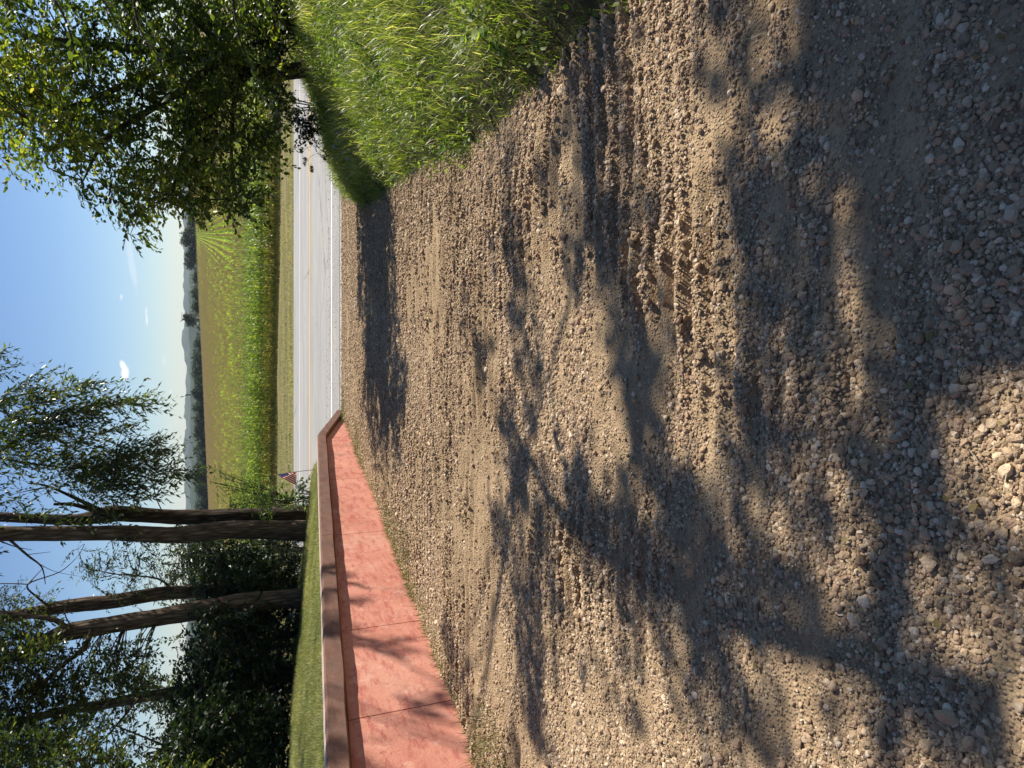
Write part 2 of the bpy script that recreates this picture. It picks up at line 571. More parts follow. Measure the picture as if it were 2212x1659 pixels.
def m_ground(name, c1, c2, c3, scale=6.0, bump=.02, stretch=(1, 1, 1)):
    b = NB(name)
    k = b.coord('Object', stretch)
    n1 = b.noise(k, scale, 6, .7)
    n2 = b.noise(k, scale * .18, 3)
    n3 = b.noise(k, scale * 9, 3, .7)
    c = b.ramp(n1, [(.3, c1), (.6, c2), (.8, c3)])
    c = b.mix(b.rangef(n2, .42, .62, 0, .6), c, c3)
    c = b.mix(b.rangef(n3, .3, .7, .45, 0), c, b.mix(1.0, c, (.35, .38, .3), 'MULTIPLY'))
    return b.done(b.bsdf(c, .95, b.bump(b.math('ADD', n1, n3), .8, bump), .1))


M['soil_bank'] = m_ground('bank_soil', (.05, .045, .025), (.09, .08, .035), (.12, .11, .05))
M['soil_lawn'] = m_ground('lawn_turf', (.12, .14, .045), (.20, .21, .07), (.28, .25, .11), 9)
M['verge'] = m_ground('mown_verge_turf', (.13, .14, .05), (.24, .20, .09), (.34, .26, .15), 3.5, .05, (.4, 1.4, 1))
M['field_soil'] = m_ground('field_soil', (.18, .155, .07), (.27, .22, .11), (.34, .27, .15), 2)
M['canopy'] = m_ground('maize_canopy', (.10, .12, .03), (.17, .15, .05), (.24, .19, .08), 1.1, .3)
M['pasture'] = m_ground('far_pasture', (.16, .19, .07), (.22, .22, .10), (.30, .26, .15), .02, .5)
M['hill'] = m_ground('wooded_hill', (.03, .05, .025), (.05, .075, .035), (.08, .10, .05), .06, 4)
M['tassel'] = m_simple('corn_tassel', (.80, .60, .32), .9, 3, .2, 0)
M['stalk'] = m_simple('corn_stalk', (.16, .17, .05), .7, 3, .3, 0)
def m_cloth(name, col):
    b = NB(name)
    tr = b.N.new('ShaderNodeBsdfTranslucent'); tr.inputs['Color'].default_value = (*col, 1)
    ms = b.N.new('ShaderNodeMixShader'); ms.inputs[0].default_value = .5
    b.L.new(b.bsdf(col, .7, None, .2), ms.inputs[1]); b.L.new(tr.outputs[0], ms.inputs[2])
    return b.done(ms.outputs[0])


M['flag_red'] = m_cloth('flag_red', (.75, .02, .05))
M['flag_white'] = m_cloth('flag_white', (.88, .86, .86))
M['flag_blue'] = m_cloth('flag_blue', (.02, .03, .13))
M['flag_pole'] = m_simple('flag_pole', (.28, .20, .13), .6, 8, .1, 0)
M['mast'] = m_simple('mast_steel', (.35, .36, .38), .5, 3, .05, 0)
M['petal'] = m_simple('chicory_petal', (.45, .50, .85), .6, 8, .08, 0)
M['straw'] = leaf_material('straw', [(0, (.30, .22, .12)), (1, (.52, .42, .27))], trans=.2, rough=.6)

# ------------------------------------------------------------------ the lie of the land
# the bank's foot (right of the drive), in plan
BF_Y = np.array([-8, 0, 2, 3.57, 5.88, 9.4, 12.2, 15.2, 18.0, 19.0])
BF_X = np.array([2.6, 2.05, 1.75, 1.88, 2.1, 2.75, 3.12, 3.95, 4.9, 5.3])
bank_foot = lambda y: np.interp(y, BF_Y, BF_X)
# the retaining wall's face (left of the drive), in plan
wall_x = lambda y: -4.26 + 0.195 * np.asarray(y, float)
wall_nrm = Vector((1, -0.195, 0)).normalized()
wall_dir = Vector((0.195, 1, 0)).normalized()
cap_top = lambda y: np.interp(y, [-8, 5.6, 15.7, 18.05], [2.3, 0.66, -0.84, -1.70])
ROAD0 = 18.0


def drive_base(y):
    y = np.asarray(y, float)
    return np.where(y > 0, -0.1 * y, -0.02 * y)


def drive_z(x, y):
    x = np.asarray(x, float); y = np.asarray(y, float)
    z = drive_base(y)
    # wheel-worn scallops across the drive and a few loose windrows
    u = x * .98 - y * .195
    z = z + 0.030 * fbm(x * .9, y * 1.3, 3) + 0.018 * fbm(x * 1.6, y * 6.5, 9, 2) * sstep(12, 4, y)
    z = z + 0.012 * fbm(x * 4, y * 9, 21, 2) * sstep(9, 3, y)
    tr = 0
    for (c, w, y0, y1) in ((-0.9, .6, 5.6, 13), (-2.9, .6, 6, 16.5), (0.35, .6, 5.2, 15.5), (-4.0, .55, 7, 16), (1.4, .45, 6.0, 13)):
        cx = c + 0.5 + 0.15 * vnoise(y * .3, y * 0, 31)
        tr = tr + np.exp(-((u - cx) / w) ** 4) * sstep(y0, y0 + 1, y) * sstep(y1, y1 - 2, y)
    ridge = np.sin(2 * PI * (y / 0.15 + 0.8 * vnoise(x * .8, y * .4, 41)))
    z = z + 0.019 * np.clip(tr, 0, 1) * ridge * (0.6 + 0.9 * (vnoise(x * 1.1, y * .8, 55) + .4))
    m1 = sstep(-.30, .15, fbm(x * .9 + 4, y * .55, 141)) * (.35 + .65 * sstep(1.3, 2.2, y)) * sstep(.8, 1.3, y) * sstep(8, 5.5, y)
    ph = y / (.13 + .03 * vnoise(x * 0 + 1, y * .5, 5)) + 1.6 * vnoise(x * .9, y * .7, 143) + .25 * vnoise(x * 5, y * 2, 144)
    rg = np.sin(2 * PI * ph)
    sg = np.clip(rg * 1.6, -1, 1)
    z = z + .026 * m1 * (sg + .8 * vnoise(x * 7, y * 9, 145)) * np.clip(.45 + 1.5 * (vnoise(x * 2.2, y * 2.6, 147) + .2), 0, 1.3)
    # settle onto the gutter
    return np.where(y > ROAD0 - .6, z * (1 - sstep(ROAD0 - .6, ROAD0, y)) + (-0.1 * y - 0.005) * sstep(ROAD0 - .6, ROAD0, y), z)


def bank_z(x, y):
    x = np.asarray(x, float); y = np.asarray(y, float)
    d = x - bank_foot(y)
    h = 1.9 * np.tanh(.40 * np.maximum(d, 0) / 1.9) * sstep(18.3, 14.0, y) + 0.10 * sstep(0, .35, d)
    z = drive_base(np.minimum(y, 18)) + h + 0.12 * fbm(x * 1.1, y * 1.1, 71) * sstep(0, .8, d)
    z = np.where(d < 0, z - .25 * np.minimum(-d, .6), z)
    return z


def lawn_z(x, y):
    x = np.asarray(x, float); y = np.asarray(y, float)
    diff = wall_x(y) - x
    z1 = np.interp(y, [-8, 5.6, 15.7, 17.5, 18.3], [2.3, 0.66, -0.84, -1.0, -1.78]) - 0.07
    k = sstep(.25, 1.3, diff)
    z = (cap_top(y) - .07) * (1 - k) + z1 * k
    z = z + np.minimum(.12 * np.maximum(diff - .3, 0), .52) * sstep(18.2, 16.8, y) + .03 * fbm(x * .5, y * .5, 13)
    return z


def field_z(x, y):
    x = np.asarray(x, float); y = np.asarray(y, float)
    t = np.clip((y - 46) / 330, 0, 1.3)
    return -3.1 + t ** 1.15 * (-1.3 + .047 * np.clip(x, -150, 150)) - 9.0 * sstep(385, 470, y)


# ---- drive
ys = np.concatenate([np.arange(-4, .6, .12), np.arange(.6, 7, .022), np.arange(7, 15, .032), np.arange(15, 18.01, .06)])
ys[-1] = ROAD0
xs = np.arange(-5.2, 6.2, .045)
X, Y = np.meshgrid(xs, ys)
Z = drive_z(X, Y)
xc, yc = X[:-1, :-1], Y[:-1, :-1]
keep = (xc > wall_x(yc) - .3) & (xc < bank_foot(yc) + 1.0)
gme = grid_mesh('gravel_drive', X, Y, Z, keep)
drive = link('gravel_drive', gme, M['gravel'], kind='structure', smooth=True)

# ---- bank
ys = np.arange(-8, 18.4, .16); ds = np.concatenate([np.arange(-.5, 3, .09), np.arange(3, 30, .7)])
Dg, Yg = np.meshgrid(ds, ys)
Xg = bank_foot(Yg) + Dg
bank = link('grassy_bank', grid_mesh('grassy_bank', Xg, Yg, bank_z(Xg, Yg)), M['soil_bank'], kind='structure', smooth=True)

# ---- lawn
ys = np.arange(-8, 18.25, .2); ds = np.concatenate([[.08, .2], np.arange(.4, 8, .2), np.arange(8, 60, 2)])
Dg, Yg = np.meshgrid(ds, ys)
Xg = wall_x(Yg) - Dg
lawn = link('lawn', grid_mesh('lawn', Xg, Yg, lawn_z(Xg, Yg)), M['soil_lawn'], kind='structure', smooth=True)

# ---- road: gutter, carriageway with a crown, painted lines
def strip(name, y0, y1, z0, z1, m_, x0=-400, x1=400, nx=2, **k):
    xs_ = np.linspace(x0, x1, nx)
    Xs, Ys = np.meshgrid(xs_, [y0, y1]); Zs = np.array([[z0] * nx, [z1] * nx], float)
    return link(name, grid_mesh(name, Xs, Ys, Zs), m_, **k)


road_z = lambda y: float(np.interp(y, [18.42, 19.5, 22.7, 25.9, 28.2], [-1.835, -1.83, -1.70, -1.83, -1.90]))
strip('gutter', 18.0, 18.4, -1.82, -1.845, M['concrete'], kind='structure')
vs = []; prof = [18.42, 19.5, 22.7, 25.9, 28.2]
Xr, Yr = np.meshgrid(np.linspace(-400, 400, 3), prof)
Zr = np.array([[road_z(q)] * 3 for q in prof])
road = link('road', grid_mesh('road', Xr, Yr, Zr), M['road'], kind='structure')
for nm, y, w, m_ in (('edge_line', 19.52, .13, 'white_line'), ('edge_line', 25.9, .13, 'white_line'), ('centre_line', 22.62, .11, 'yellow_line'), ('centre_line', 22.84, .11, 'yellow_line')):
    x0, x1 = -400, 400
    if y == 22.84: x0, x1 = 6.5, 400
    s = strip(nm, y - w / 2, y + w / 2, road_z(y - w / 2) + .005, road_z(y + w / 2) + .005, M[m_], x0, x1, kind='structure')

# ---- verge and field ground
edge_corn = lambda x: 46.0 - .2 * np.clip(x, -60, 60)
ys = np.concatenate([[28.2], np.arange(28.6, 52, .8)]); xs = np.arange(-150, 151, 2.5)
X, Y = np.meshgrid(xs, ys)
vz = np.interp(Y, [28.2, 30, 36, 40, 46, 52], [-1.93, -2.05, -2.65, -2.85, -3.08, -3.2]) + .12 * fbm(X * .3, Y * .6, 19)
vz[0] = -1.93
link('road_verge', grid_mesh('road_verge', X, Y, vz), M['verge'], kind='structure', smooth=True)
ys = np.concatenate([np.arange(50, 120, 4), np.arange(120, 500, 10)]); xs = np.arange(-330, 420, 8)
X, Y = np.meshgrid(xs, ys)
link('field', grid_mesh('field', X, Y, field_z(X, Y) - .12), M['field_soil'], kind='structure', smooth=True)

# ---- far country: pasture beyond the ridge, wooded hills, ground sheet to the horizon
xs = np.arange(-900, 1300, 25); ys = np.concatenate([np.arange(460, 1500, 40)])
X, Y = np.meshgrid(xs, ys)
far_z = lambda x, y: -13.0 + .006 * (np.asarray(y) - 460) + 5 * sstep(-200, 260, x) + 2.0 * fbm(np.asarray(x) / 140, np.asarray(y) / 140, 5)
link('far_pasture', grid_mesh('far_pasture', X, Y, far_z(X, Y)), M['pasture'], kind='structure', smooth=True)
link('ground', grid_mesh('ground', *np.meshgrid([-4500.0, 4500.0], [-600.0, 4500.0]), np.full((2, 2), -17.0)), M['pasture'], kind='structure')
xs = np.arange(-1600, 2100, 7.0)
for dist, base_h, seed, nm in ((1800, 14, 3, 'distant_hills'), (3900, 56, 8, 'distant_hills')):
    ds = np.array([0, 4, 12, 60, 220, 500.0])
    prof_h = np.array([0, .55, .62, .88, 1.0, .4])
    X, Dd = np.meshgrid(xs * dist / 1500, ds)
    top = base_h * (.85 + .33 * np.tanh(X / 420 * 1500 / dist)) + base_h * .34 * fbm(X / 330, Dd * 0 + seed, seed) + (24.0 if dist > 3000 else 10.0) * fbm(X / (dist / 90), Dd / 60, seed + 2)
    Zh = -18 + (top + 18) * prof_h[:, None]
    link(nm, grid_mesh(nm, X, Dd + dist, Zh), M['hill'], kind='structure', smooth=False)


# ------------------------------------------------------------------ retaining wall
wall = empty('retaining_wall', (float(wall_x(6)), 6, -.6), 'salmon painted concrete retaining wall with a brown coping along the gravel drive', 'wall')


def wall_point(y, off, z):
    p = Vector((float(wall_x(y)), y, z)) + wall_nrm * off
    return p


def wobble(y, k, amp=.008):
    return amp * float(vnoise(y * 1.7, k * 3.1, 61) + .5 * vnoise(y * 7, k, 62))


def wall_seg(name, y0, y1, ring, m_, gap=.004, steps=40, bevel=None, mats=None):
    mb = MB()
    yy = np.linspace(y0 + gap, y1 - gap, steps + 1)
    rings = [ring(float(q)) for q in yy]
    n = len(rings[0]); v = [p for r in rings for p in r]; f = []; mi = []
    for s in range(steps):
        for i in range(n):
            f.append((s * n + i, s * n + (i + 1) % n, (s + 1) * n + (i + 1) % n, (s + 1) * n + i)); mi.append(mats[i] if mats else 0)
    f.append(tuple(range(n))[::-1]); mi.append(0)
    f.append(tuple(range(steps * n, (steps + 1) * n))); mi.append(0)
    o = wall.location
    me = bpy.data.meshes.new(name)
    me.from_pydata([tuple(Vector(p) - o) for p in v], [], f)
    me.polygons.foreach_set('material_index', mi)
    me.update()
    return link(name, me, m_, wall)


def panel_ring(y):
    t = float(cap_top(y)) - .20
    b = min(float(drive_base(y)) - .25, t - .02)
    w = [wobble(y, k) for k in range(3)]
    return [wall_point(y, -.16, b), wall_point(y, w[0], b), wall_point(y, w[1], b * .5 + t * .5), wall_point(y, w[2], t - .012), wall_point(y, -.012, t), wall_point(y, -.16, t)]


def coping_ring(y):
    t = float(cap_top(y)); h = .197
    w = [wobble(y, k + 5, .012) for k in range(4)]
    return [wall_point(y, -.19, t - h), wall_point(y, .085, t - h + w[3]), wall_point(y, .10 + w[1], t - h + .015 + w[3]), wall_point(y, .098 + w[2], t - .022 + w[0]),
            wall_point(y, .055 + w[0], t - .004), wall_point(y, -.05, t + w[3] * .5 + .003), wall_point(y, -.17, t + w[0] * .5), wall_point(y, -.19, t - .03)]


def wall_y_at(x, y):
    """forward distance of the wall face along the ray through a photo point"""
    d = ray(x, y)
    t = (-4.26 - EYE.x + .195 * EYE.y) / (d.x - .195 * d.y)
    return (EYE + d * t).y


joints = [wall_y_at(775, 1552), wall_y_at(759, 1361), wall_y_at(723, 1156), wall_y_at(711, 1036), wall_y_at(706, 952)]
print('joints', joints)
js = [-6.5, -3.0, .4, 3.2] + [j for j in joints if 4 < j < 17.5] + [17.98]
for a, b in zip(js[:-1], js[1:]):
    wall_seg('wall_panel', a, b, panel_ring, M['wall_paint'], .006, 24)
cj = [-6.5, 0.4, joints[0] - .9, joints[2] - .2, 15.7, 18.02]
for a, b in zip(cj[:-1], cj[1:]):
    wall_seg('coping', a, b, coping_ring, [M['coping'], M['coping_top']],   .005, 60, mats=[0, 0, 0, 0, 1, 1, 1, 0])


# ------------------------------------------------------------------ stones
def ico(sub):
    import bmesh
    bm = bmesh.new(); bmesh.ops.create_icosphere(bm, subdivisions=sub, radius=1.0)
    v = np.array([q.co[:] for q in bm.verts]); f = np.array([[w.index for w in q.verts] for q in bm.faces])
    bm.free(); return v, f


IV, IF = ico(2)
stone_meshes = []
for i in range(12):
    r = np.random.default_rng(100 + i)
    v = IV.copy()
    # chop the ball with a few random planes: worn, blunt-cornered pebbles
    for _ in range(9):
        n = r.normal(size=3); n /= np.linalg.norm(n)
        d = r.uniform(.52, .86)
        k = v @ n
        v = v - np.outer(np.maximum(k - d, 0) * 1.0, n)
    v *= 1 + .018 * r.normal(size=(len(v), 1))
    v *= np.array([r.uniform(.8, 1.25), r.uniform(.65, 1.0), r.uniform(.5, .8)])
    me = np_mesh('stone', v, IF)
    me.polygons.foreach_set('use_smooth', np.full(len(IF), i % 4 == 0))
    me.materials.append(M['stone'])
    stone_meshes.append(me)


def in_view(x, y, z, pad=40):
    p = np.stack([x, y, z], -1) - np.array(EYE)
    d = p @ np.array(Fv)
    u = 1106 - (p @ np.array(Uv)) / d * FOC
    v = 829.5 - (p @ np.array(Rv)) / d * FOC
    return (d > .2) & (u > -pad) & (u < 2212 + pad) & (v > -pad) & (v < 1659 + pad)


def stoniness(x, y):
    s = .40 + 1.5 * fbm(x * .8, y * 1.1, 77) + 1.2 * fbm(x * 2.6, y * 8, 78, 2)
    s += .25 * sstep(2.2, 1.3, y) + .3 * sstep(1.0, 2.2, x) + .35 * sstep(4.5, 7, y)
    return np.clip(s, .05, 1.0)


def stone_points(n, ymin, ymax, smin, smax, power):
    y = ymin + (ymax - ymin) * rng.random(n) ** power
    x = rng.uniform(-1, 1, n) * (.62 * y + .9)
    z = drive_z(x, y)
    ok = (x > wall_x(y) + .04) & (x < bank_foot(y) + .35 + .15 * rng.normal(size=n)) & in_view(x, y, z)
    ok &= rng.random(n) < stoniness(x, y)
    x, y, z = x[ok], y[ok], z[ok]
    s = np.exp(rng.normal(0, .34, len(x))) * (smin + (smax - smin) * rng.random(len(x)) ** 2)
    return x, y, z, s


def gn_instances(o, sources):
    ng = bpy.data.node_groups.new('spread', 'GeometryNodeTree')
    ng.interface.new_socket('Geometry', in_out='INPUT', socket_type='NodeSocketGeometry')
    ng.interface.new_socket('Geometry', in_out='OUTPUT', socket_type='NodeSocketGeometry')
    N, L = ng.nodes, ng.links
    gi = N.new('NodeGroupInput'); go = N.new('NodeGroupOutput')
    g2i = N.new('GeometryNodeGeometryToInstance')
    for s in sources:
        oi = N.new('GeometryNodeObjectInfo'); oi.transform_space = 'ORIGINAL'
        oi.inputs['Object'].default_value = s
        oi.inputs['As Instance'].default_value = False
        L.new(oi.outputs['Geometry'], g2i.inputs[0])
    iop = N.new('GeometryNodeInstanceOnPoints')
    L.new(gi.outputs[0], iop.inputs['Points']); L.new(g2i.outputs[0], iop.inputs['Instance'])
    iop.inputs['Pick Instance'].default_value = True

    def na(nm, t):
        n = N.new('GeometryNodeInputNamedAttribute'); n.data_type = t; n.inputs[0].default_value = nm
        return n.outputs[0]
    L.new(na('idx', 'INT'), iop.inputs['Instance Index'])
    e2r = N.new('FunctionNodeEulerToRotation'); L.new(na('rot', 'FLOAT_VECTOR'), e2r.inputs[0])
    L.new(e2r.outputs[0], iop.inputs['Rotation'])
    L.new(na('scl', 'FLOAT_VECTOR'), iop.inputs['Scale'])
    L.new(iop.outputs[0], go.inputs[0])
    md = o.modifiers.new('spread', 'NODES'); md.node_group = ng


def points_object(name, pos, rot, scl, idx, sources, parent=None, **k):
    me = bpy.data.meshes.new(name)
    me.vertices.add(len(pos)); me.vertices.foreach_set('co', pos.astype(np.float32).ravel())
    a = me.attributes.new('rot', 'FLOAT_VECTOR', 'POINT'); a.data.foreach_set('vector', rot.astype(np.float32).ravel())
    a = me.attributes.new('scl', 'FLOAT_VECTOR', 'POINT'); a.data.foreach_set('vector', scl.astype(np.float32).ravel())
    a = me.attributes.new('idx', 'INT', 'POINT'); a.data.foreach_set('value', idx.astype(np.int32))
    o = link(name, me, None, parent, **k)
    gn_instances(o, sources)
    return o


# the 300 largest stones, one object each
n_big = 0
bx = []
placed = []
while n_big < 300:
    y = 0.85 + 3.2 * random.random() ** 1.4
    x = random.uniform(-1, 1) * (.55 * y + .62)
    z = float(drive_z(x, y))
    if not in_view(np.array([x]), np.array([y]), np.array([z]), -8)[0] or x > float(bank_foot(y)) or x < float(wall_x(y)) + .1: continue
    if random.random() > stoniness(np.array([x]), np.array([y]))[0]: continue
    s = random.uniform(.0115, .018) * (1.0 + .25 * (random.random() < .12))
    if any((x - a) ** 2 + (y - b) ** 2 < (s + c) ** 2 * .8 for a, b, c in placed): continue
    placed.append((x, y, s))
    o = bpy.data.objects.new('stone', stone_meshes[n_big % 12])
    o.location = (x, y, z + s * .22); o.rotation_euler = (random.uniform(-.35, .35), random.uniform(-.35, .35), random.uniform(0, 6.28))
    o.scale = (s, s, s); o.parent = drive
    COL.objects.link(o); bx.append(o); n_big += 1

src = bx[:12]
groups = [stone_points(190000, .75, 3.4, .0040, .0105, 1.0), stone_points(230000, 3.2, 7.5, .0065, .0125, 1.0), stone_points(330000, 7.2, 13.0, .009, .015, 1.0), stone_points(170000, 12.8, 17.95, .011, .017, 1.0)]
x = np.concatenate([g[0] for g in groups]); y = np.concatenate([g[1] for g in groups]); z = np.concatenate([g[2] for g in groups]); s = np.concatenate([g[3] for g in groups])
n = len(x)
print('gravel instances', n)
rot = np.stack([rng.uniform(-.5, .5, n), rng.uniform(-.5, .5, n), rng.uniform(0, 6.28, n)], -1)
points_object('loose_gravel', np.stack([x, y, z + s * rng.uniform(-.15, .5, n)], -1), rot, np.repeat(s[:, None], 3, 1), rng.integers(0, 12, n), src, drive, kind='stuff')
# pebbles scattered over the gutter and the road shoulder
n = 1800
x = rng.uniform(-1, 6, n); y = 18.0 + rng.random(n) ** 4 * 2.2
z = np.interp(y, [18.0, 18.4, 19.5, 22], [-1.82, -1.84, -1.83, -1.72])
s = rng.uniform(.008, .018, n)
points_object('road_pebbles', np.stack([x, y, z + .003], -1), np.stack([x * 0, y * 0, rng.uniform(0, 6, n)], -1), np.repeat(s[:, None], 3, 1), rng.integers(0, 12, n), src, road, kind='stuff')


# ------------------------------------------------------------------ blades of grass
def blades(x, y, z, length, width, bend, tint, lean=None, segs=3, az=None):
    """bent tapering blades as one mesh"""
    n = len(x)
    if az is None: az = rng.uniform(0, 2 * PI, n)
    dx, dy = np.cos(az), np.sin(az)
    px, py = -dy, dx
    V = []
    t = np.linspace(0, 1, segs + 1)
    for i, q in enumerate(t):
        ho = bend * length * q ** 1.8
        if lean is not None: ho = ho + lean * length * q
        hz = length * q * np.sqrt(np.maximum(1 - (bend * q ** .8) ** 2 * .75, .06))
        w = width * (1 - q ** 1.6) * .5 + (.0004 if i == segs else 0)
        c = np.stack([x + dx * ho, y + dy * ho, z + hz], -1)
        if i < segs:
            V.append(c + np.stack([px * w, py * w, 0 * w], -1)); V.append(c - np.stack([px * w, py * w, 0 * w], -1))
        else: V.append(c)
    k = 2 * segs + 1
    v = np.stack(V, 1).reshape(-1, 3)
    q = np.array([[2 * i, 2 * i + 1, 2 * i + 3, 2 * i + 2] for i in range(segs - 1)])
    tr = np.array([[2 * segs - 2, 2 * segs - 1, 2 * segs]])
    off = (np.arange(n) * k)[:, None, None]
    return v, [(q[None] + off).reshape(-1, 4), (tr[None] + off).reshape(-1, 3)], np.repeat(tint, k)


# grass on the bank: a short mat, longer loose blades over it, and small broad leaves between
def bank_spots(n, dmax=6.2):
    y = 1.0 + 17.6 * rng.random(n) ** .9
    d = rng.random(n) ** .85 * dmax
    x = bank_foot(y) - .10 + d + .16 * fbm(y * 3, y * 0 + 2, 4)
    z = bank_z(x, y)
    ok = in_view(x, y, z + .2, 60) & (y < 17.95)
    return x[ok], y[ok], z[ok], d[ok]


def bank_tint(x, y, d, n):
    cl = fbm(x * 1.3, y * 1.3, 88) + .6 * vnoise(x * 6, y * 6, 12)
    t = np.clip(.50 + .55 * cl + .20 * rng.normal(size=n), 0, .86)
    dryf = .12 + .45 * sstep(13, 9, y) * sstep(3.0, 4.6, d) + .10 * sstep(.1, .4, cl)
    return np.where(rng.random(n) < dryf, rng.uniform(.9, 1, n), t), cl


bv = []
x, y, z, d = bank_spots(200000); n = len(x)
t_, cl = bank_tint(x, y, d, n)
L_ = np.clip(rng.normal(.10, .04, n) * (1 + .8 * cl), .03, .25) * sstep(-.15, .4, d + .1)
bv.append(blades(x, y, z - .02, L_ + .02, rng.uniform(.003, .007, n) * (1 + .05 * y), rng.uniform(.2, .95, n), t_ * .8, segs=2))
x, y, z, d = bank_spots(75000); n = len(x)
t_, cl = bank_tint(x, y, d, n)
L_ = np.clip(rng.normal(.17, .075, n) * (1 + 1.3 * cl) + .10 * sstep(2.0, 4, d), .04, .5) * (.45 + .55 * sstep(0, .5, d))
bv.append(blades(x, y, z - .02, L_, rng.uniform(.0035, .009, n) * (1 + .04 * y), rng.uniform(.35, .98, n), np.clip(t_ + .1, 0, 1), az=rng.uniform(0, 2 * PI, n) , segs=3))
vs_, q4, q3, tt = [], [], [], []; b0 = 0
for v, f, t in bv:
    vs_.append(v); q4.append(f[0] + b0); q3.append(f[1] + b0); tt.append(t); b0 += len(v)
link('bank_grass', np_mesh('bank_grass', np.concatenate(vs_), [np.concatenate(q4), np.concatenate(q3)], np.concatenate(tt)), M['grass_bank'], kind='stuff')
x, y, z, d = bank_spots(70000); n = len(x)
keep_ = rng.random(n) < sstep(-.2, .5, fbm(x * 2.2, y * 2.2, 23)); x, y, z, d = x[keep_], y[keep_], z[keep_], d[keep_]; n = len(x)
D = np.stack([rng.normal(size=n), rng.normal(size=n), .5 * rng.normal(size=n)], -1)
v, f, t = scatter(LEAF_V, LEAF_F, np.stack([x, y, z + rng.uniform(.04, .20, n)], -1), rot_from(D, np.tile([0, 0, 1.0], (n, 1)) + .5 * rng.normal(size=(n, 3))), rng.uniform(.02, .055, n), rng.random(n))
link('bank_herbs', np_mesh('bank_herbs', v, f, t), M['weed'], kind='stuff')

# taller dry brown grass on the bank's top under the tree
n = 16000
y = rng.uniform(8.5, 12.8, n); d = 2.9 + 4.5 * rng.random(n)
x = bank_foot(y) + d; z = bank_z(x, y)
ok = rng.random(n) < sstep(-.25, .3, fbm(x * .9, y * .9, 33) + .15 * (d - 4)); x, y, z = x[ok], y[ok], z[ok]; n = len(x)
v, f, t = blades(x, y, z - .02, rng.uniform(.15, .42, n), rng.uniform(.005, .010, n), rng.uniform(.3, .98, n), rng.random(n))
link('dry_bank_grass', np_mesh('dry_bank_grass', v, f, t), M['dry_grass'], kind='stuff')

# grass on the lawn
n = 150000
y = 4 + 13.9 * rng.random(n); d = .1 + rng.random(n) * 9
x = wall_x(y) - .13 - d; z = lawn_z(x, y)
ok = in_view(x, y, z + .05, 30)
x, y, z = x[ok], y[ok], z[ok]; n = len(x); print('lawn blades', n)
cl = fbm(x * 1.5, y * 1.5, 91)
v, f, t = blades(x, y, z - .005, rng.uniform(.03, .075, n) * (1 + .5 * cl), rng.uniform(.004, .007, n), rng.uniform(.1, .8, n), np.clip(.5 + .9 * cl + .2 * rng.normal(size=n), 0, 1), segs=2)
link('lawn_grass', np_mesh('lawn_grass', v, f, t), M['grass_lawn'], kind='stuff')

# rough grass on the far verge
n = 34000
x = rng.uniform(-26, 26, n); y = rng.uniform(28.1, 46, n); z = np.interp(y, [28.2, 30, 36, 40, 46, 52], [-1.93, -2.05, -2.65, -2.85, -3.08, -3.2])
cl = fbm(x * .25, y * 1.0, 93)
v, f, t = blades(x, y, z - .03, rng.uniform(.06, .16, n) * (1 + sstep(42, 46, y)), rng.uniform(.012, .03, n), rng.uniform(.1, .8, n), np.clip(.6 + .9 * cl + .2 * rng.normal(size=n), 0, 1), segs=2)
link('verge_grass', np_mesh('verge_grass', v, f, t), M['grass_lawn'], kind='stuff')

# weeds and fine grass in the seam at the wall's foot, and moss-like fringe at the end of the wall
n = 13000
y = 3.4 + 14.3 * rng.random(n)
dens = sstep(-.1, .35, fbm(y * .9, y * 0, 45))
x = wall_x(y) + .03 + rng.random(n) ** 1.9 * (.30 + .45 * dens)
ok = rng.random(n) < .12 + .88 * dens
x, y = x[ok], y[ok]; n = len(x)
v, f, t = blades(x, y, drive_z(x, y) - .005, rng.uniform(.03, .13, n), rng.uniform(.004, .008, n), rng.uniform(.2, .95, n), np.clip(rng.normal(.35, .35, n), 0, 1))
link('seam_grass', np_mesh('seam_grass', v, f, t), M['seam_grass'], kind='stuff')

# straw and bits of dead grass lying on the gravel
n = 1500
y = .9 + 7 * rng.random(n); x = rng.uniform(-1, 1, n) * (.6 * y + .7)
ok = (x > wall_x(y) + .1) & (x < bank_foot(y) + .1); x, y = x[ok], y[ok]; n = len(x)
D = np.stack([rng.normal(size=n), rng.normal(size=n), .12 * rng.normal(size=n)], -1)
STV = np.array([[-.03, 0, 0], [.03, 0, 0], [.04, .5, .05], [-.02, .5, .05], [0.05, 1, 0]]); STF = np.array([[0, 1, 2], [0, 2, 3], [3, 2, 4]])
v, f, t = scatter(STV, STF, np.stack([x, y, drive_z(x, y) + .012], -1), rot_from(D), np.stack([np.full(n, .035), rng.uniform(.02, .09, n), np.full(n, .03)], -1), rng.random(n))
link('straw_litter', np_mesh('straw_litter', v, f, t), M['straw'], kind='stuff')


n = 240
y = .9 + 12 * rng.random(n) ** 1.2; x = rng.uniform(-1, 1, n) * (.6 * y + .7)
ok = (x > wall_x(y) + .1) & (x < bank_foot(y) + .1); x, y = x[ok], y[ok]; n = len(x)
D = np.stack([rng.normal(size=n), rng.normal(size=n), .15 * rng.normal(size=n)], -1)
v, f, t = scatter(LEAF_V, LEAF_F, np.stack([x, y, drive_z(x, y) + .018], -1), rot_from(D, np.tile([0, 0, 1.0], (n, 1)) + .25 * rng.normal(size=(n, 3))), rng.uniform(.015, .034, n), rng.uniform(.4, 1, n))
link('fallen_leaves', np_mesh('fallen_leaves', v, f, t), M['dry_grass'], kind='stuff')

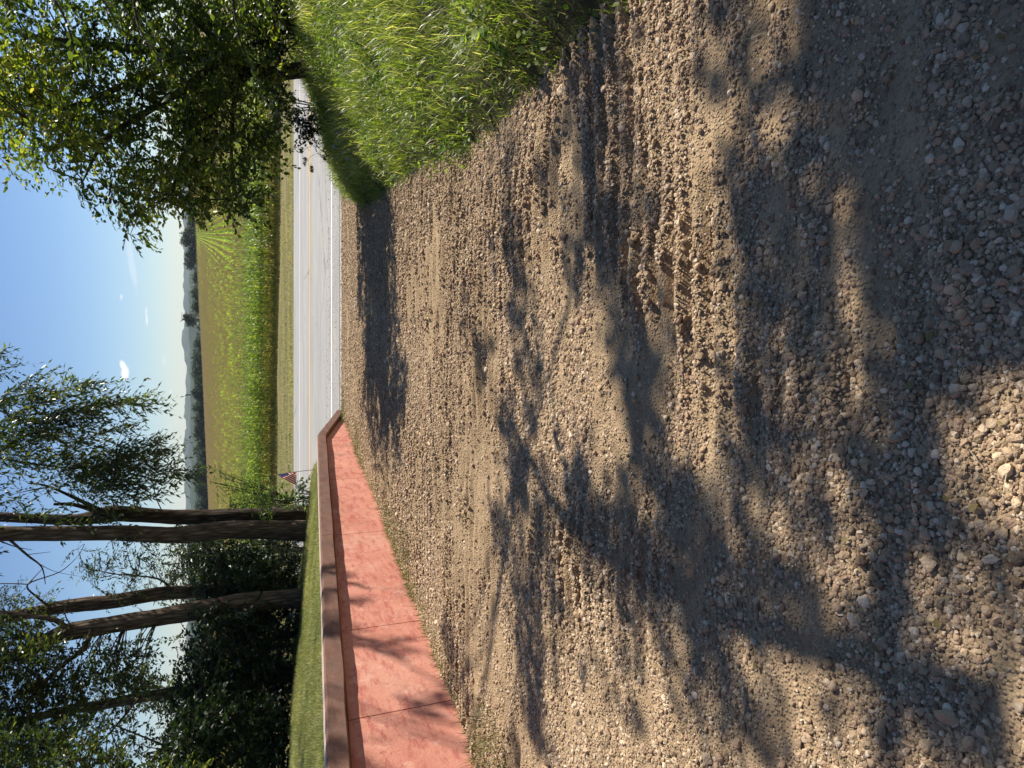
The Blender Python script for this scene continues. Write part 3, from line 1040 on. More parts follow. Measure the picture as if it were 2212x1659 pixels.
# ------------------------------------------------------------------ trees
def clump_leaves(c, r, n, leaf, droop=.3, squash=(1, 1, 1), per=11):
    """twigs with alternate leaves inside an ellipsoid; returns leaf pos, dirs, twig segments"""
    m_ = max(1, n // per)
    u = rng.normal(size=(m_, 3)); u /= np.linalg.norm(u, axis=1, keepdims=True)
    st = np.array(c) + u * (rng.random((m_, 1)) ** .5) * r * .75 * np.array(squash)
    d = u * .7 + .65 * rng.normal(size=(m_, 3)); d[:, 2] -= droop
    d /= np.linalg.norm(d, axis=1, keepdims=True)
    ln = leaf * per * .42 * rng.uniform(.6, 1.25, m_)
    t = (np.arange(per) + .6) / per
    P = st[:, None, :] + d[:, None, :] * (ln[:, None] * t)[..., None]
    P[..., 2] -= droop * (ln[:, None] * t ** 2) * .45
    side = np.cross(d, [0, 0, 1.0]) + 1e-4
    side /= np.linalg.norm(side, axis=1, keepdims=True)
    sg = np.where(np.arange(per) % 2 == 0, 1.0, -1.0)
    D = d[:, None, :] * .55 + side[:, None, :] * sg[None, :, None] * .8 + .35 * rng.normal(size=P.shape)
    D[..., 2] -= droop * .5
    return P.reshape(-1, 3), D.reshape(-1, 3), st, P[:, -1]


def twig_mesh(a, b, r=.003):
    d = b - a
    R = rot_from(d)
    n = len(a)
    A = np.array([0, 2.1, 4.2])
    ring = np.stack([np.cos(A), 0 * A, np.sin(A)], -1)
    o = np.einsum('nij,kj->nki', R, ring) * r
    mid = (a + b) / 2 + np.array([0, 0, 1.0]) * np.linalg.norm(d, axis=1, keepdims=True) * .06
    v = np.concatenate([a[:, None] + o, mid[:, None] + o * .8, b[:, None] + o * .3], 1)
    f = []
    for k in (0, 3):
        for i in range(3): f.append([k + i, k + (i + 1) % 3, k + 3 + (i + 1) % 3, k + 3 + i])
    f = np.array(f)
    return v.reshape(-1, 3), (f[None] + (np.arange(n) * 9)[:, None, None]).reshape(-1, 4)


def make_tree(name, base, trunk, limbs, clumps, leafm, barkm, label, cat='tree', group=None, leaf=.08, narrow=False,
              droop=.3, tint0=.5, squash=(1, 1, 1), twig_r=.004, per=11, limb_name='limb', conn_p=1.0):
    """trunk: (path, radii); limbs: [(path, radii)]; clumps: [(centre, radius, leaves)]"""
    root = empty(name, base, label, cat, group)
    B = np.array(base, float)
    if trunk is not None:
        v, f = tube(trunk[0], trunk[1], 14, .16, random.randint(0, 99), 6)
        link('trunk', np_mesh('trunk', v, f, origin=B), barkm, root, smooth=True)
    for (p, r) in limbs:
        v, f = tube(p, r, 8, .12, random.randint(0, 99), 5)
        link(limb_name, np_mesh(limb_name, v, f, origin=B), barkm, root, smooth=True)
    nodes = []
    for (p, r) in (([trunk] if trunk else []) + list(limbs)):
        q = np.array([list(w) for w in p]); nodes.append(q[len(q) // 3:])
        nodes.append((q[:-1] + q[1:]) / 2)
    nodes = np.concatenate(nodes) if nodes else None
    if not clumps: return root
    lp, ld, ta, tb, conn = [], [], [], [], []
    for (c, r, n) in clumps:
        c = np.array(c, float)
        P, D, a, b = clump_leaves(c, r, n, leaf, droop, squash, per)
        lp.append(P); ld.append(D); ta.append(a); tb.append(b)
        # branchlets from the clump's heart to its twigs
        k = min(len(a), 7)
        hub = c + np.array([0, 0, r * .15])
        ta.append(np.repeat(hub[None], k, 0)); tb.append(a[:k])
        if nodes is not None and rng.random() < conn_p:
            dd = np.linalg.norm((nodes - c) * np.array([1, 1, .8]), axis=1) + .6 * np.maximum(nodes[:, 2] - c[2], 0)
            s = nodes[np.argmin(dd)]
            mid = (s + hub) / 2 + np.array([0, 0, .12 * np.linalg.norm(hub - s)]) + .08 * rng.normal(size=3)
            rr = min(.016, .006 + .004 * np.linalg.norm(hub - s)) if base[1] < 60 else .08
            conn.append(tube([s, mid, hub], [rr * 1.3, rr, rr * .4], 5, 0, 0, 3))
    P = np.concatenate(lp); D = np.concatenate(ld); n = len(P)
    up = np.tile([0, 0, 1.0], (n, 1)) + .5 * rng.normal(size=(n, 3))
    R = rot_from(D, up)
    cl = fbm(P[:, 0] * 1.4, P[:, 2] * 1.4, 7)
    tint = np.clip(tint0 + .7 * cl + .22 * rng.normal(size=n), 0, 1)
    tv, tf = (NLEAF_V, NLEAF_F) if narrow else (LEAF_V, LEAF_F)
    v, f, t = scatter(tv, tf, P, R, leaf * rng.uniform(.65, 1.25, n), tint)
    link('crown', np_mesh('crown', v, f, t, origin=B), leafm, root)
    parts = [twig_mesh(np.concatenate(ta), np.concatenate(tb), twig_r)] + conn
    v, f = join_parts(parts)
    o = link('branches', np_mesh('branches', v, f, origin=B), barkm, root, kind='stuff')
    return root


def poly_fill(poly, n, rmin=0, seed=0):
    """n random photo points inside a polygon, kept apart"""
    r = np.random.default_rng(seed)
    P = np.array(poly, float)
    lo, hi = P.min(0), P.max(0)
    out = []
    tries = 0
    while len(out) < n and tries < n * 60:
        tries += 1
        p = lo + r.random(2) * (hi - lo)
        c = False; j = len(P) - 1
        for i in range(len(P)):
            if (P[i, 1] > p[1]) != (P[j, 1] > p[1]) and p[0] < (P[j, 0] - P[i, 0]) * (p[1] - P[i, 1]) / (P[j, 1] - P[i, 1]) + P[i, 0]: c = not c
            j = i
        if c and all((p[0] - q[0]) ** 2 + (p[1] - q[1]) ** 2 > rmin ** 2 for q in out): out.append(p)
    return out


px = lambda r, depth: r / FOC * depth * 1.08      # photo pixels to metres at a distance

# ---- the tree on the bank (right side of the drive)
base = Vector((6.0, 13.6, float(bank_z(6.0, 13.6)) - .1))
cl = []
poly = [(-60, -80), (-60, 330), (20, 345), (60, 325), (120, 330), (175, 400), (215, 390), (275, 480), (330, 440), (395, 440), (440, 450), (470, 435), (520, 445), (545, 410), (575, 330), (600, 200), (600, 60), (560, -80)]
for p in poly_fill(poly, 175, 20, 1):
    dp = 13.6 + random.uniform(-2.0, 1.6)
    dark = p[0] > 250
    cl.append((at(p[0], p[1], dp), px(random.uniform(26, 40), dp), int(random.uniform(190, 310) if dark else random.uniform(130, 220))))
for (x_, y_) in [(575, 60), (590, 110), (580, 200), (560, 260), (600, 30), (590, 160), (560, 320), (575, 0), (172, 425), (180, 405), (270, 500), (284, 508), (262, 470), (20, 362), (30, 340), (405, 465), (428, 470), (330, 455), (460, 465), (520, 465), (548, 440), (10, 300), (-10, 250), (110, 335)]:
    cl.append((at(x_, y_, 13.0), px(15, 13), 45))
T = [base, at(600, 158, 13.6), at(545, 150, 13.6), at(480, 128, 13.7), at(400, 120, 13.7), at(250, 100, 13.8), at(60, 80, 14)]
limbs = [([at(545, 150, 13.6), at(500, 190, 13.3), at(450, 250, 13.0), at(400, 330, 12.8), at(370, 420, 12.7)], [.09, .07, .05, .03, .015]),
         ([at(480, 128, 13.7), at(400, 190, 13.4), at(320, 240, 13.2), at(230, 300, 13.0), at(180, 390, 13)], [.09, .07, .05, .035, .012]),
         ([at(400, 120, 13.7), at(300, 170, 13.4), at(180, 220, 13.2), at(60, 260, 13.0)], [.08, .06, .04, .02]),
         ([at(520, 140, 13.6), at(505, 230, 14.2), at(500, 330, 14.5), at(510, 430, 14.6)], [.06, .045, .03, .012]),
         ([at(500, 135, 13.6), at(440, 60, 13.2), at(360, 0, 12.8), at(300, -60, 12.6)], [.08, .06, .04, .03])]
make_tree('tree', base, (T, [.17, .13, .12, .10, .09, .07, .03]), limbs, cl, M['leaf_right'], M['bark_dark'],
          'broad leafy dark green tree on the grassy bank, its crown over the road', leaf=.098, droop=.15, tint0=.5, conn_p=.5)

# ---- shrubs and suckers under that tree; last two added to shade the bank top
for k, (x_, y_, dp, n_, r_, lab) in enumerate([(600, 60, 14.8, 1600, 70, 'dark leafy shrub beneath the bank tree at the upper picture edge'),
                                              (592, 215, 16.0, 1200, 55, 'thin dark shrub between the bank tree trunk and the road'),
                                              (672, 270, 14.0, 900, 30, 'low dark weedy shrub silhouetted against the pale road surface'),
                                              (590, -40, 13.0, 3400, 110, 'big dark shrub cut by the upper picture edge beside the bank tree'),
                                              (560, 60, 13.2, 2200, 80, 'low dark shrub added to shade the bank top, behind the dry brown grass')]):
    b0 = at(x_, y_, dp); g = float(bank_z(b0.x, b0.y)) - .05
    bs = Vector((b0.x, b0.y, g))
    cs = [(b0 + Vector((random.gauss(0, 1), random.gauss(0, .8), random.gauss(0, .5))) * px(r_ * .55, dp), px(r_ * .45, dp), n_ // 9) for _ in range(9)]
    st = [([bs, bs.lerp(Vector(c[0]), .5) + Vector((0, 0, .1)), c[0]], [.018, .012, .006]) for c in cs[:4]]
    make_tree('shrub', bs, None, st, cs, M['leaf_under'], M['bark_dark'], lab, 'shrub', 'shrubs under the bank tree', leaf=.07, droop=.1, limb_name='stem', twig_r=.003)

# ---- the tree beside the viewer: its crown shades the drive, its twigs hang into the picture
def above(x_, y_, h):
    """the point at height h whose shadow falls on the drive at a photo point"""
    g = on_plane(x_, y_)
    t = (h - g.z) / SUN.z
    return g + SUN * t


nb = Vector((10.2, 3.2, float(bank_z(10.2, 3.2)) - .1))
spine = [(1010, 790, 5.6), (1100, 900, 5.7), (1180, 1060, 5.8), (1255, 1150, 5.8), (1360, 1225, 5.8), (1500, 1295, 5.7), (1700, 1375, 5.6), (1900, 1440, 5.5), (2150, 1540, 5.4)]
S = [above(*q) for q in spine]
near_limbs = [([S[1], S[2], S[3], S[4], S[5], S[6], S[7], S[8]], [.03, .04, .055, .055, .06, .06, .06, .065]),
              ([nb + Vector((-.2, .1, 3.6)), nb * .5 + S[7] * .5 + Vector((0, 0, 1.9)), S[7]], [.08, .07, .06])]
ncl = []
def shade(x_, y_, rad, n_, h=None):
    h = h or random.uniform(5.4, 8.0)
    n_ = int(n_ * .5)
    ncl.append((above(x_, y_, h), rad, n_))


# dark corner and the right edge of the drive
for p in poly_fill([(1500, -60), (1560, 180), (1700, 330), (1900, 420), (2120, 640), (2300, 640), (2300, -60)], 19, 78, 3):
    shade(p[0], p[1], .20, 230)
for p in poly_fill([(1380, 30), (1380, 150), (1240, 200), (1250, 30)], 4, 40, 3): shade(p[0], p[1], .28, 130)
# bands across the drive: (from, to, clumps, radius, leaves)
for (x0, y0, x1, y1, nn, rad, dn) in [(1080, 330, 1140, 900, 10, .30, 120), (1270, 240, 1340, 700, 9, .24, 130), (1230, 450, 1290, 600, 3, .22, 120), (1340, 700, 1420, 960, 6, .20, 140),
                                     (1100, 900, 1150, 1640, 12, .24, 150), (1160, 1060, 1190, 1400, 5, .18, 120), (1230, 1050, 1330, 1180, 4, .16, 160), (1330, 1180, 1560, 1340, 7, .15, 150),
                                     (1560, 1330, 2200, 1580, 9, .09, 90), (1620, 380, 1660, 560, 4, .15, 110), (1600, 560, 1640, 980, 6, .13, 100), (1760, 480, 1760, 900, 5, .12, 90),
                                     (1940, 560, 2030, 760, 2, .13, 110), (1960, 800, 2120, 1000, 1, .11, 90), (1800, 950, 1740, 1160, 2, .11, 80), (1480, 1040, 1560, 1230, 4, .13, 90),
                                     (1600, 1100, 1660, 1260, 3, .10, 80), (2120, 1150, 2200, 1400, 1, .10, 60), (1380, 950, 1460, 1100, 4, .15, 110),
                                     (1500, 1450, 1700, 1600, 3, .13, 60), (1260, 1450, 1400, 1600, 3, .16, 60), (1030, 700, 1060, 820, 2, .22, 150)]:
    nn = int(nn * (1.6 if x0 < 1550 else 1.15)); rad *= .62; dn *= .5
    for k in range(nn):
        t = (k + random.random() * .9) / nn
        shade(x0 + (x1 - x0) * t + random.gauss(0, 15), y0 + (y1 - y0) * t + random.gauss(0, 26), rad * random.uniform(.5, 1.4), int(dn * random.uniform(.5, 1.5)))
# small loose sprigs between them
for p in poly_fill([(1060, 260), (1300, 120), (1600, 300), (2150, 640), (2200, 1450), (1600, 1640), (1180, 1640), (1020, 900)], 38, 60, 9):
    near = p[0] > 1600
    ncl.append((above(p[0], p[1], random.uniform(5.4, 7.0)), random.uniform(.03, .10) * (.7 if near else 1.4), random.randint(10, 26) * (1 if near else 2)))
for p in poly_fill([(1950, 700), (2200, 650), (2230, 1150), (2020, 1080)], 2, 60, 12): shade(p[0], p[1], .08, 80)
# dapples on the wall, its coping and the lawn
for (x_, y_) in [(900, 1440), (880, 1380), (935, 1490), (850, 1500), (980, 1560), (1010, 1480)]:
    ncl.append((above(x_, y_, random.uniform(6.5, 8)), .17, 60))
for (q, w) in [((-4.0, 6.3, .6), 6), ((-4.6, 8.0, .5), 6), ((-3.0, 7.6, 0), 3), ((-5.6, 8.6, .5), 6), ((-4.6, 10.2, .3), 5), ((-6, 11, .3), 5)]:
    for _ in range((w + 1) // 2):
        g = Vector(q) + Vector((random.gauss(0, .6), random.gauss(0, .5), 0))
        ncl.append((g + SUN * (8.5 / SUN.z), .28, 110))
make_tree('tree', nb, ([nb, nb + Vector((0, .1, 1.5)), nb + Vector((-.15, .2, 3.3)), nb + Vector((-.3, .3, 4.8)), nb + Vector((-.8, .6, 7.0)), nb + Vector((-1.2, .8, 8.6))], [.30, .25, .22, .18, .12, .05]),
          near_limbs, ncl, M['leaf_right'], M['bark'], 'spreading tree beside the drive whose big leaves hang in from the upper picture edge', leaf=.10, droop=.1, tint0=.55, twig_r=.003, conn_p=.12, per=5)
near_tree = bpy.data.objects[[o.name for o in COL.objects if o.name.startswith('tree')][-1]]

# its low hanging twigs, seen close
tw, lv = [], []
for path, dp0, dp1, nl in [([(285, -30), (300, 60), (345, 130), (372, 222)], 5.4, 5.0, 26), ([(500, -30), (512, 60), (535, 130), (560, 172)], 5.6, 5.3, 22), ([(100, -30), (140, 40), (160, 110), (150, 150)], 5.2, 5.0, 22),
                           ([(10, -30), (20, 30), (5, 60)], 5.2, 5.0, 12), ([(420, -30), (450, 20), (500, 60)], 5.8, 5.6, 16), ([(200, -30), (235, 20), (260, 70)], 5.6, 5.4, 14), ([(560, -20), (590, 20), (610, 60)], 6.2, 6.0, 14)]:
    m_ = len(path)
    pts = [at(p[0], p[1], dp0 + (dp1 - dp0) * i / (m_ - 1)) for i, p in enumerate(path)]
    v, f = tube(pts, list(np.linspace(.009, .003, m_)), 6, 0, 0, 6)
    link('hanging_twig', np_mesh('hanging_twig', v, f, origin=nb), M['bark_dark'], near_tree, smooth=True)
    for i in range(nl):
        t = (i + .3) / nl * (m_ - 1); a_ = min(int(t), m_ - 2); q = pts[a_].lerp(pts[a_ + 1], t - a_)
        d = (pts[a_ + 1] - pts[a_]).normalized()
        lv.append((q, d * .5 + Vector((random.gauss(0, .6), random.gauss(0, .6), random.gauss(-.25, .5)))))
P = np.array([q[0][:] for q in lv]); D = np.array([q[1][:] for q in lv]); n = len(P)
v, f, t = scatter(LEAF_V, LEAF_F, P, rot_from(D, rng.normal(size=(n, 3))), rng.uniform(.045, .08, n), rng.uniform(.2, .75, n))
link('hanging_leaves', np_mesh('hanging_leaves', v, f, t, origin=nb), M['leaf_right'], near_tree)

# ---- unseen trees added behind the viewer to cut the sky light on the drive
for (x_, y_, h_, r_, lab) in [(-2.5, -7.5, 7.5, 3.6, 'unseen leafy tree added behind the viewer to cut sky light, left of the drive'), (4.5, -7.0, 7.0, 3.4, 'unseen leafy tree added behind the viewer to cut sky light, on the bank')]:
    b0 = Vector((x_, y_, float(bank_z(x_, y_)) if x_ > 0 else .1))
    cs = []
    for _ in range(34):
        u_ = Vector((random.gauss(0, 1), random.gauss(0, 1), random.gauss(0, .8))).normalized() * r_ * random.uniform(.3, 1)
        cs.append((b0 + Vector((0, 1.2, h_)) + u_, 1.0, 160))
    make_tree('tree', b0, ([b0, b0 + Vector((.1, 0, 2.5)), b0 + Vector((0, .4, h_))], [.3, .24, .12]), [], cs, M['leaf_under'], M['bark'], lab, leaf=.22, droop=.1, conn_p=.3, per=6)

# ---- the row of trees left of the drive, behind the wall
def img_path(pts, dp): return [at(a, b, dp) for a, b in pts]


def ground_left(p): return Vector((p.x, p.y, float(lawn_z(p.x, p.y)) - .08))


LG = 'trees behind the retaining wall'
# A: the nearer straight trunk
pA = img_path([(655, 1148), (560, 1145), (479, 1146), (420, 1153), (359, 1156), (240, 1152), (0, 1152), (-150, 1150), (-300, 1140)], 17)
pA[0] = ground_left(pA[0])
cA = []
for (x_, y_, r_, n_) in [(-60, 1100, 60, 300), (-100, 1180, 60, 300), (-160, 1080, 70, 300), (250, 1175, 16, 50), (265, 1190, 14, 40), (300, 1170, 12, 30), (-40, 1020, 60, 260), (-60, 940, 60, 260), (-40, 860, 60, 260)]:
    cA.append((at(x_, y_, 16.6), px(r_, 17), n_))
make_tree('tree', pA[0], (pA, [.25, .205, .205, .185, .17, .16, .15, .13, .1]),
          [(img_path([(20, 1165), (60, 1200), (90, 1225), (98, 1262)], 16.8), [.03, .022, .014, .006]), (img_path([(-20, 1160), (30, 1180), (70, 1188)], 16.8), [.02, .01, .004]),
           (img_path([(60, 1198), (110, 1192)], 16.8), [.008, .003]), (img_path([(85, 1218), (120, 1235), (180, 1246)], 16.8), [.008, .005, .002])],
          cA, M['leaf_left'], M['bark'], 'straight thick grey brown tree nearest the road end of the wall', group=LG, leaf=.11, narrow=True, droop=.5)

# B: the forked one beside it, with the hanging sprays
pB = img_path([(640, 1112), (560, 1113), (410, 1117), (300, 1112), (240, 1110), (165, 1122), (60, 1120), (-100, 1112), (-260, 1100)], 18.2)
pB[0].z = -1.25
sprays = []
def spray(path, dp, w, dens):
    for i in range(len(path) - 1):
        (a, b), (c, d_) = path[i], path[i + 1]
        L = math.hypot(c - a, d_ - b); k = max(1, int(L / 9))
        for j in range(k):
            t = (j + random.random()) / k; tw_ = w * (1 - .65 * (i + t) / (len(path) - 1))
            sprays.append((at(a + (c - a) * t + random.gauss(0, 3), b + (d_ - b) * t + random.gauss(0, tw_ * .35), dp + random.uniform(-.7, .7)), px(tw_ * .8, dp), int(dens * (.5 + tw_ / 22))))


for path, w, dens in [([(-30, 800), (0, 768), (12, 764)], 14, 26), ([(-20, 880), (30, 850), (70, 838), (92, 842)], 22, 46), ([(-10, 930), (60, 880), (130, 850), (165, 828), (200, 832)], 24, 44),
                      ([(-20, 960), (60, 930), (150, 885), (220, 868), (280, 872), (325, 868)], 26, 48), ([(0, 1000), (70, 960), (120, 930), (170, 905), (200, 880)], 26, 40),
                      ([(70, 1010), (130, 985), (180, 940), (240, 930), (285, 930)], 22, 34), ([(100, 1040), (170, 1000), (230, 975), (300, 965), (345, 952)], 24, 44),
                      ([(160, 1030), (230, 1000), (290, 985), (350, 972)], 22, 48), ([(150, 1050), (230, 1025), (300, 1010), (360, 1015), (398, 1028)], 24, 52),
                      ([(180, 1075), (250, 1045), (310, 1035), (345, 1050)], 20, 46), ([(200, 1090), (260, 1072), (300, 1075), (330, 1068)], 15, 36), ([(40, 1060), (90, 1040), (110, 1000)], 16, 22),
                      ([(20, 1095), (50, 1110), (110, 1130), (180, 1135)], 12, 16), ([(60, 1135), (140, 1132), (230, 1128)], 10, 14)]:
    spray(path, 17.6, w * .8, dens * .85)
limbsB = [(img_path([(232, 1108), (198, 1094), (171, 1080), (103, 1050), (60, 1044)], 18), [.07, .05, .04, .022, .012]), (img_path([(110, 1052), (70, 1058), (31, 1067)], 18), [.018, .012, .005]),
          (img_path([(210, 1104), (160, 1090), (116, 1089)], 18.1), [.06, .045, .03]),
          (img_path([(-60, 1110), (-30, 1020), (20, 960), (90, 930), (180, 900)], 17.8), [.06, .045, .03, .02, .008]), (img_path([(0, 990), (60, 1000), (150, 1010), (260, 1005)], 17.7), [.03, .02, .015, .006]),
          (img_path([(-90, 1110), (-60, 960), (-20, 880), (60, 850), (150, 845)], 17.6), [.06, .04, .03, .015, .006])]
make_tree('tree', pB[0], (pB, [.22, .175, .17, .165, .18, .13, .11, .09, .07]), limbsB, sprays, M['leaf_left'], M['bark_dark'],
          'dark forked trunk with a broken dead limb and long leaf sprays hanging against the sky', group=LG, leaf=.135, narrow=True, droop=.8, tint0=.5, twig_r=.004, per=9, conn_p=.12)

# C and D: the two leaning trunks, E: the thin one farther left
def clumps_in(poly, n, rmin, dpr, r0, r1, n0, n1, seed):
    out = []
    for p in poly_fill(poly, n, rmin, seed):
        dp = random.uniform(*dpr)
        out.append((at(p[0], p[1], dp), px(random.uniform(r0, r1), dp), int(random.uniform(n0, n1))))
    return out


pC = img_path([(640, 1262), (540, 1268), (427, 1277), (342, 1283), (239, 1300), (137, 1311), (68, 1324), (-60, 1345), (-200, 1370)], 17.5)
pC[0] = ground_left(pC[0])
cC = clumps_in([(160, 1172), (330, 1168), (345, 1200), (400, 1190), (430, 1180), (440, 1270), (400, 1275), (230, 1290), (170, 1230)], 34, 14, (16.8, 18.4), 13, 22, 36, 75, 5)
cC += clumps_in([(-80, 1230), (20, 1255), (60, 1300), (110, 1290), (120, 1330), (-80, 1400)], 14, 24, (16.8, 18), 20, 30, 90, 150, 6)
make_tree('tree', pC[0], (pC, [.20, .165, .15, .15, .15, .14, .12, .10, .08]),
          [(img_path([(110, 1312), (80, 1290), (60, 1262), (130, 1235), (170, 1200)], 17.2), [.03, .022, .016, .010, .004]), (img_path([(60, 1262), (95, 1225)], 17.2), [.012, .004]),
           (img_path([(380, 1282), (340, 1250), (250, 1240), (180, 1225)], 17.4), [.03, .02, .012, .005])],
          cC, M['leaf_left'], M['bark'], 'leaning tree in the middle of the row with bare twigs on its road side', group=LG, leaf=.10, narrow=True, droop=.2, per=9)
pD = img_path([(636, 1294), (570, 1297), (513, 1302), (410, 1321), (274, 1345), (190, 1358), (137, 1368), (85, 1390), (0, 1430), (-120, 1490)], 15.6)
pD[0] = ground_left(pD[0])
cD = clumps_in([(-60, 1330), (60, 1340), (120, 1400), (170, 1420), (200, 1460), (120, 1659), (-60, 1659)], 44, 26, (14.6, 16.6), 26, 38, 200, 330, 8)
cD += clumps_in([(180, 1400), (300, 1385), (330, 1420), (330, 1490), (250, 1500), (190, 1480)], 20, 15, (14.6, 16.6), 16, 24, 80, 130, 9)
make_tree('tree', pD[0], (pD, [.23, .185, .18, .175, .17, .165, .16, .11, .09, .06]),
          [(img_path([(150, 1365), (120, 1340), (60, 1330), (0, 1320)], 15.4), [.06, .05, .04, .02]), (img_path([(160, 1362), (140, 1325), (150, 1290)], 15.4), [.015, .01, .004]),
           (img_path([(200, 1358), (180, 1400), (120, 1450), (60, 1520), (30, 1640)], 15.2), [.05, .045, .04, .03, .02])],
          cD, M['leaf_left'], M['bark'], 'thick leaning trunk that crosses the sky gap and splits under dense foliage', group=LG, leaf=.085, droop=.15, per=9)
pE = img_path([(640, 1452), (500, 1472), (393, 1492), (308, 1506), (205, 1526), (147, 1533), (40, 1560), (-80, 1590)], 16.5)
pE[0] = ground_left(pE[0])
cE = clumps_in([(120, 1480), (260, 1460), (360, 1450), (400, 1520), (410, 1659), (120, 1680)], 46, 20, (16.8, 18.6), 18, 28, 80, 140, 10)
make_tree('tree', pE[0], (pE, [.15, .12, .115, .11, .10, .09, .07, .04]),
          [(img_path([(420, 1640), (330, 1600), (230, 1560)], 15.8), [.03, .02, .01]), (img_path([(300, 1508), (240, 1580), (180, 1640)], 16.3), [.025, .018, .01])],
          cE, M['leaf_left'], M['bark'], 'slender leaning trunk farthest from the road, crossing bright gaps between the leaves', group=LG, leaf=.085, droop=.15, per=9)
# F: foliage from a tree outside the left edge
bF = ground_left(Vector((-10.6, 13.0, 0)))
cF = clumps_in([(-80, 1560), (60, 1580), (200, 1610), (330, 1640), (420, 1640), (430, 1760), (-80, 1760)], 38, 28, (12.4, 14.0), 24, 36, 140, 240, 11)
make_tree('tree', bF, ([bF, bF + Vector((.1, 0, 2)), bF + Vector((.3, .1, 5)), bF + Vector((.2, .3, 8))], [.25, .2, .16, .08]),
          [([bF + Vector((.3, .1, 4)), bF + Vector((1.2, .3, 5.0)), bF + Vector((2.2, .6, 5.6))], [.08, .05, .02])], cF, M['leaf_left'], M['bark_dark'],
          'leafy tree at the lower picture edge whose boughs darken the sky above the shrubs', group=LG, leaf=.085, droop=.15, per=9)

# ---- understory behind the lawn
UG = 'dark shrubs behind the lawn'
labs = ['dark shrub right beside the two road-end trunks', 'tall dense shrub around the foot of the leaning trunks', 'broad black-green shrub left of the leaning trunks',
        'dense dark shrub around the slender trunk', 'dark shrub behind the lawn at the lower picture edge', 'lighter yellow-tipped shrub showing between the upright trunk and the leaning one']
shr = [([(425, 1172), (640, 1170), (632, 1250), (430, 1260)], 26, (17.6, 19.2)), ([(440, 1240), (636, 1240), (630, 1340), (450, 1340)], 26, (16.2, 17.8)),
       ([(445, 1330), (630, 1330), (630, 1440), (420, 1440)], 28, (15.0, 16.8)), ([(410, 1430), (630, 1430), (632, 1540), (400, 1540)], 28, (14.4, 16)),
       ([(380, 1530), (632, 1530), (632, 1700), (370, 1700)], 40, (13.2, 14.8)), ([(395, 1175), (450, 1172), (460, 1250), (430, 1262)], 7, (19.2, 20.5))]
for (poly, n_, dpr), lab in zip(shr, labs):
    cs = clumps_in(poly, n_, 20, dpr, 22, 34, 170, 260, 20 + n_)
    mx_ = np.mean([list(c[0]) for c in cs], 0)
    bs = Vector((mx_[0], mx_[1], float(lawn_z(mx_[0], mx_[1])) - .1))
    if bs.y > 18: bs.z = -1.8 if bs.y < 18.4 else -1.9
    st = [([bs, bs.lerp(Vector(c[0]), .5) + Vector((0, 0, .2)), c[0]], [.03, .02, .008]) for c in cs[:6]]
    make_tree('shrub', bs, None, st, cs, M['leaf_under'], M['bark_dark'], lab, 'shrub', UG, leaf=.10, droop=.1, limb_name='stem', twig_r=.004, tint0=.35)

# second, deeper line of woodland so that no light shows low between the shrubs
for k, (x_, y_) in enumerate([(-8.2, 30), (-13, 31), (-18, 33), (-23, 33), (-28, 34)]):
    b0 = Vector((x_, y_, -2.2))
    cs = [(b0 + Vector((random.gauss(0, 1.5), random.gauss(0, 1.2), 1.2 + 3.2 * random.random() - .25 * (k == 0))), .95, 260) for _ in range(20)]
    make_tree('tree', b0, ([b0, b0 + Vector((.1, 0, 1.5)), b0 + Vector((0, .1, 3.6))], [.16, .13, .07]), [], cs, M['leaf_under'], M['bark_dark'],
              ['bushy tree across the road just left of the standing trunks', 'dark bushy tree across the road behind the leaning trunks', 'bushy tree across the road, second from the lower picture edge',
               'bushy tree across the road by the lower picture edge', 'farthest left bushy tree across the road'][k], group='bushy trees across the road', leaf=.17, droop=.1, twig_r=.008)

# ---- bush and sapling by the flag
bb = ground_left(at(650, 1075, 17.3)); bb.z = -1.45
cs = [(at(x_, y_, 17.3 + random.uniform(-.3, .3)), px(r_, 17), n_) for (x_, y_, r_, n_) in
      [(640, 1050, 12, 50), (632, 1062, 12, 60), (655, 1060, 12, 60), (645, 1078, 14, 80), (655, 1092, 14, 70), (620, 1075, 10, 40), (600, 1095, 16, 90), (570, 1090, 18, 100), (545, 1085, 18, 90), (585, 1070, 16, 80), (560, 1060, 14, 60), (610, 1085, 16, 80)]]
st = [([bb, bb.lerp(Vector(c[0]), .5) + Vector((0, 0, .15)), c[0]], [.016, .012, .005]) for c in cs[:8]]
make_tree('bush', bb, None, st, cs, M['leaf_bush'], M['bark_dark'], 'bright green leafy bush between the small flag and the upright trunks', 'bush', leaf=.085, droop=.05, limb_name='stem', twig_r=.003, tint0=.5)
sb = Vector((at(620, 1085, 28.8).x, 29.2, -2.0))
def sap(x_, y_): return at(x_, y_, 28.8)
cs = [(sap(x_, y_), px(r_, 28.8), n_) for (x_, y_, r_, n_) in [(560, 1070, 26, 170), (530, 1080, 24, 130), (505, 1060, 20, 80), (490, 1035, 12, 40), (475, 1020, 9, 26), (470, 1050, 12, 32), (455, 1040, 9, 24), (515, 1030, 12, 40), (540, 1045, 20, 90),
                                                           (590, 1060, 20, 120), (500, 1090, 20, 90), (560, 1110, 24, 120), (600, 1100, 20, 100), (520, 1110, 20, 90)]]
st = [([sb, sb.lerp(Vector(c[0]), .5), c[0]], [.03, .02, .008]) for c in cs]
make_tree('sapling', sb, None, st, cs, M['leaf_bush'], M['bark_dark'], 'tall leggy sapling across the road with feathery shoots in front of the corn', 'sapling', leaf=.17, narrow=True, droop=.1, limb_name='stem', tint0=.45, twig_r=.006)

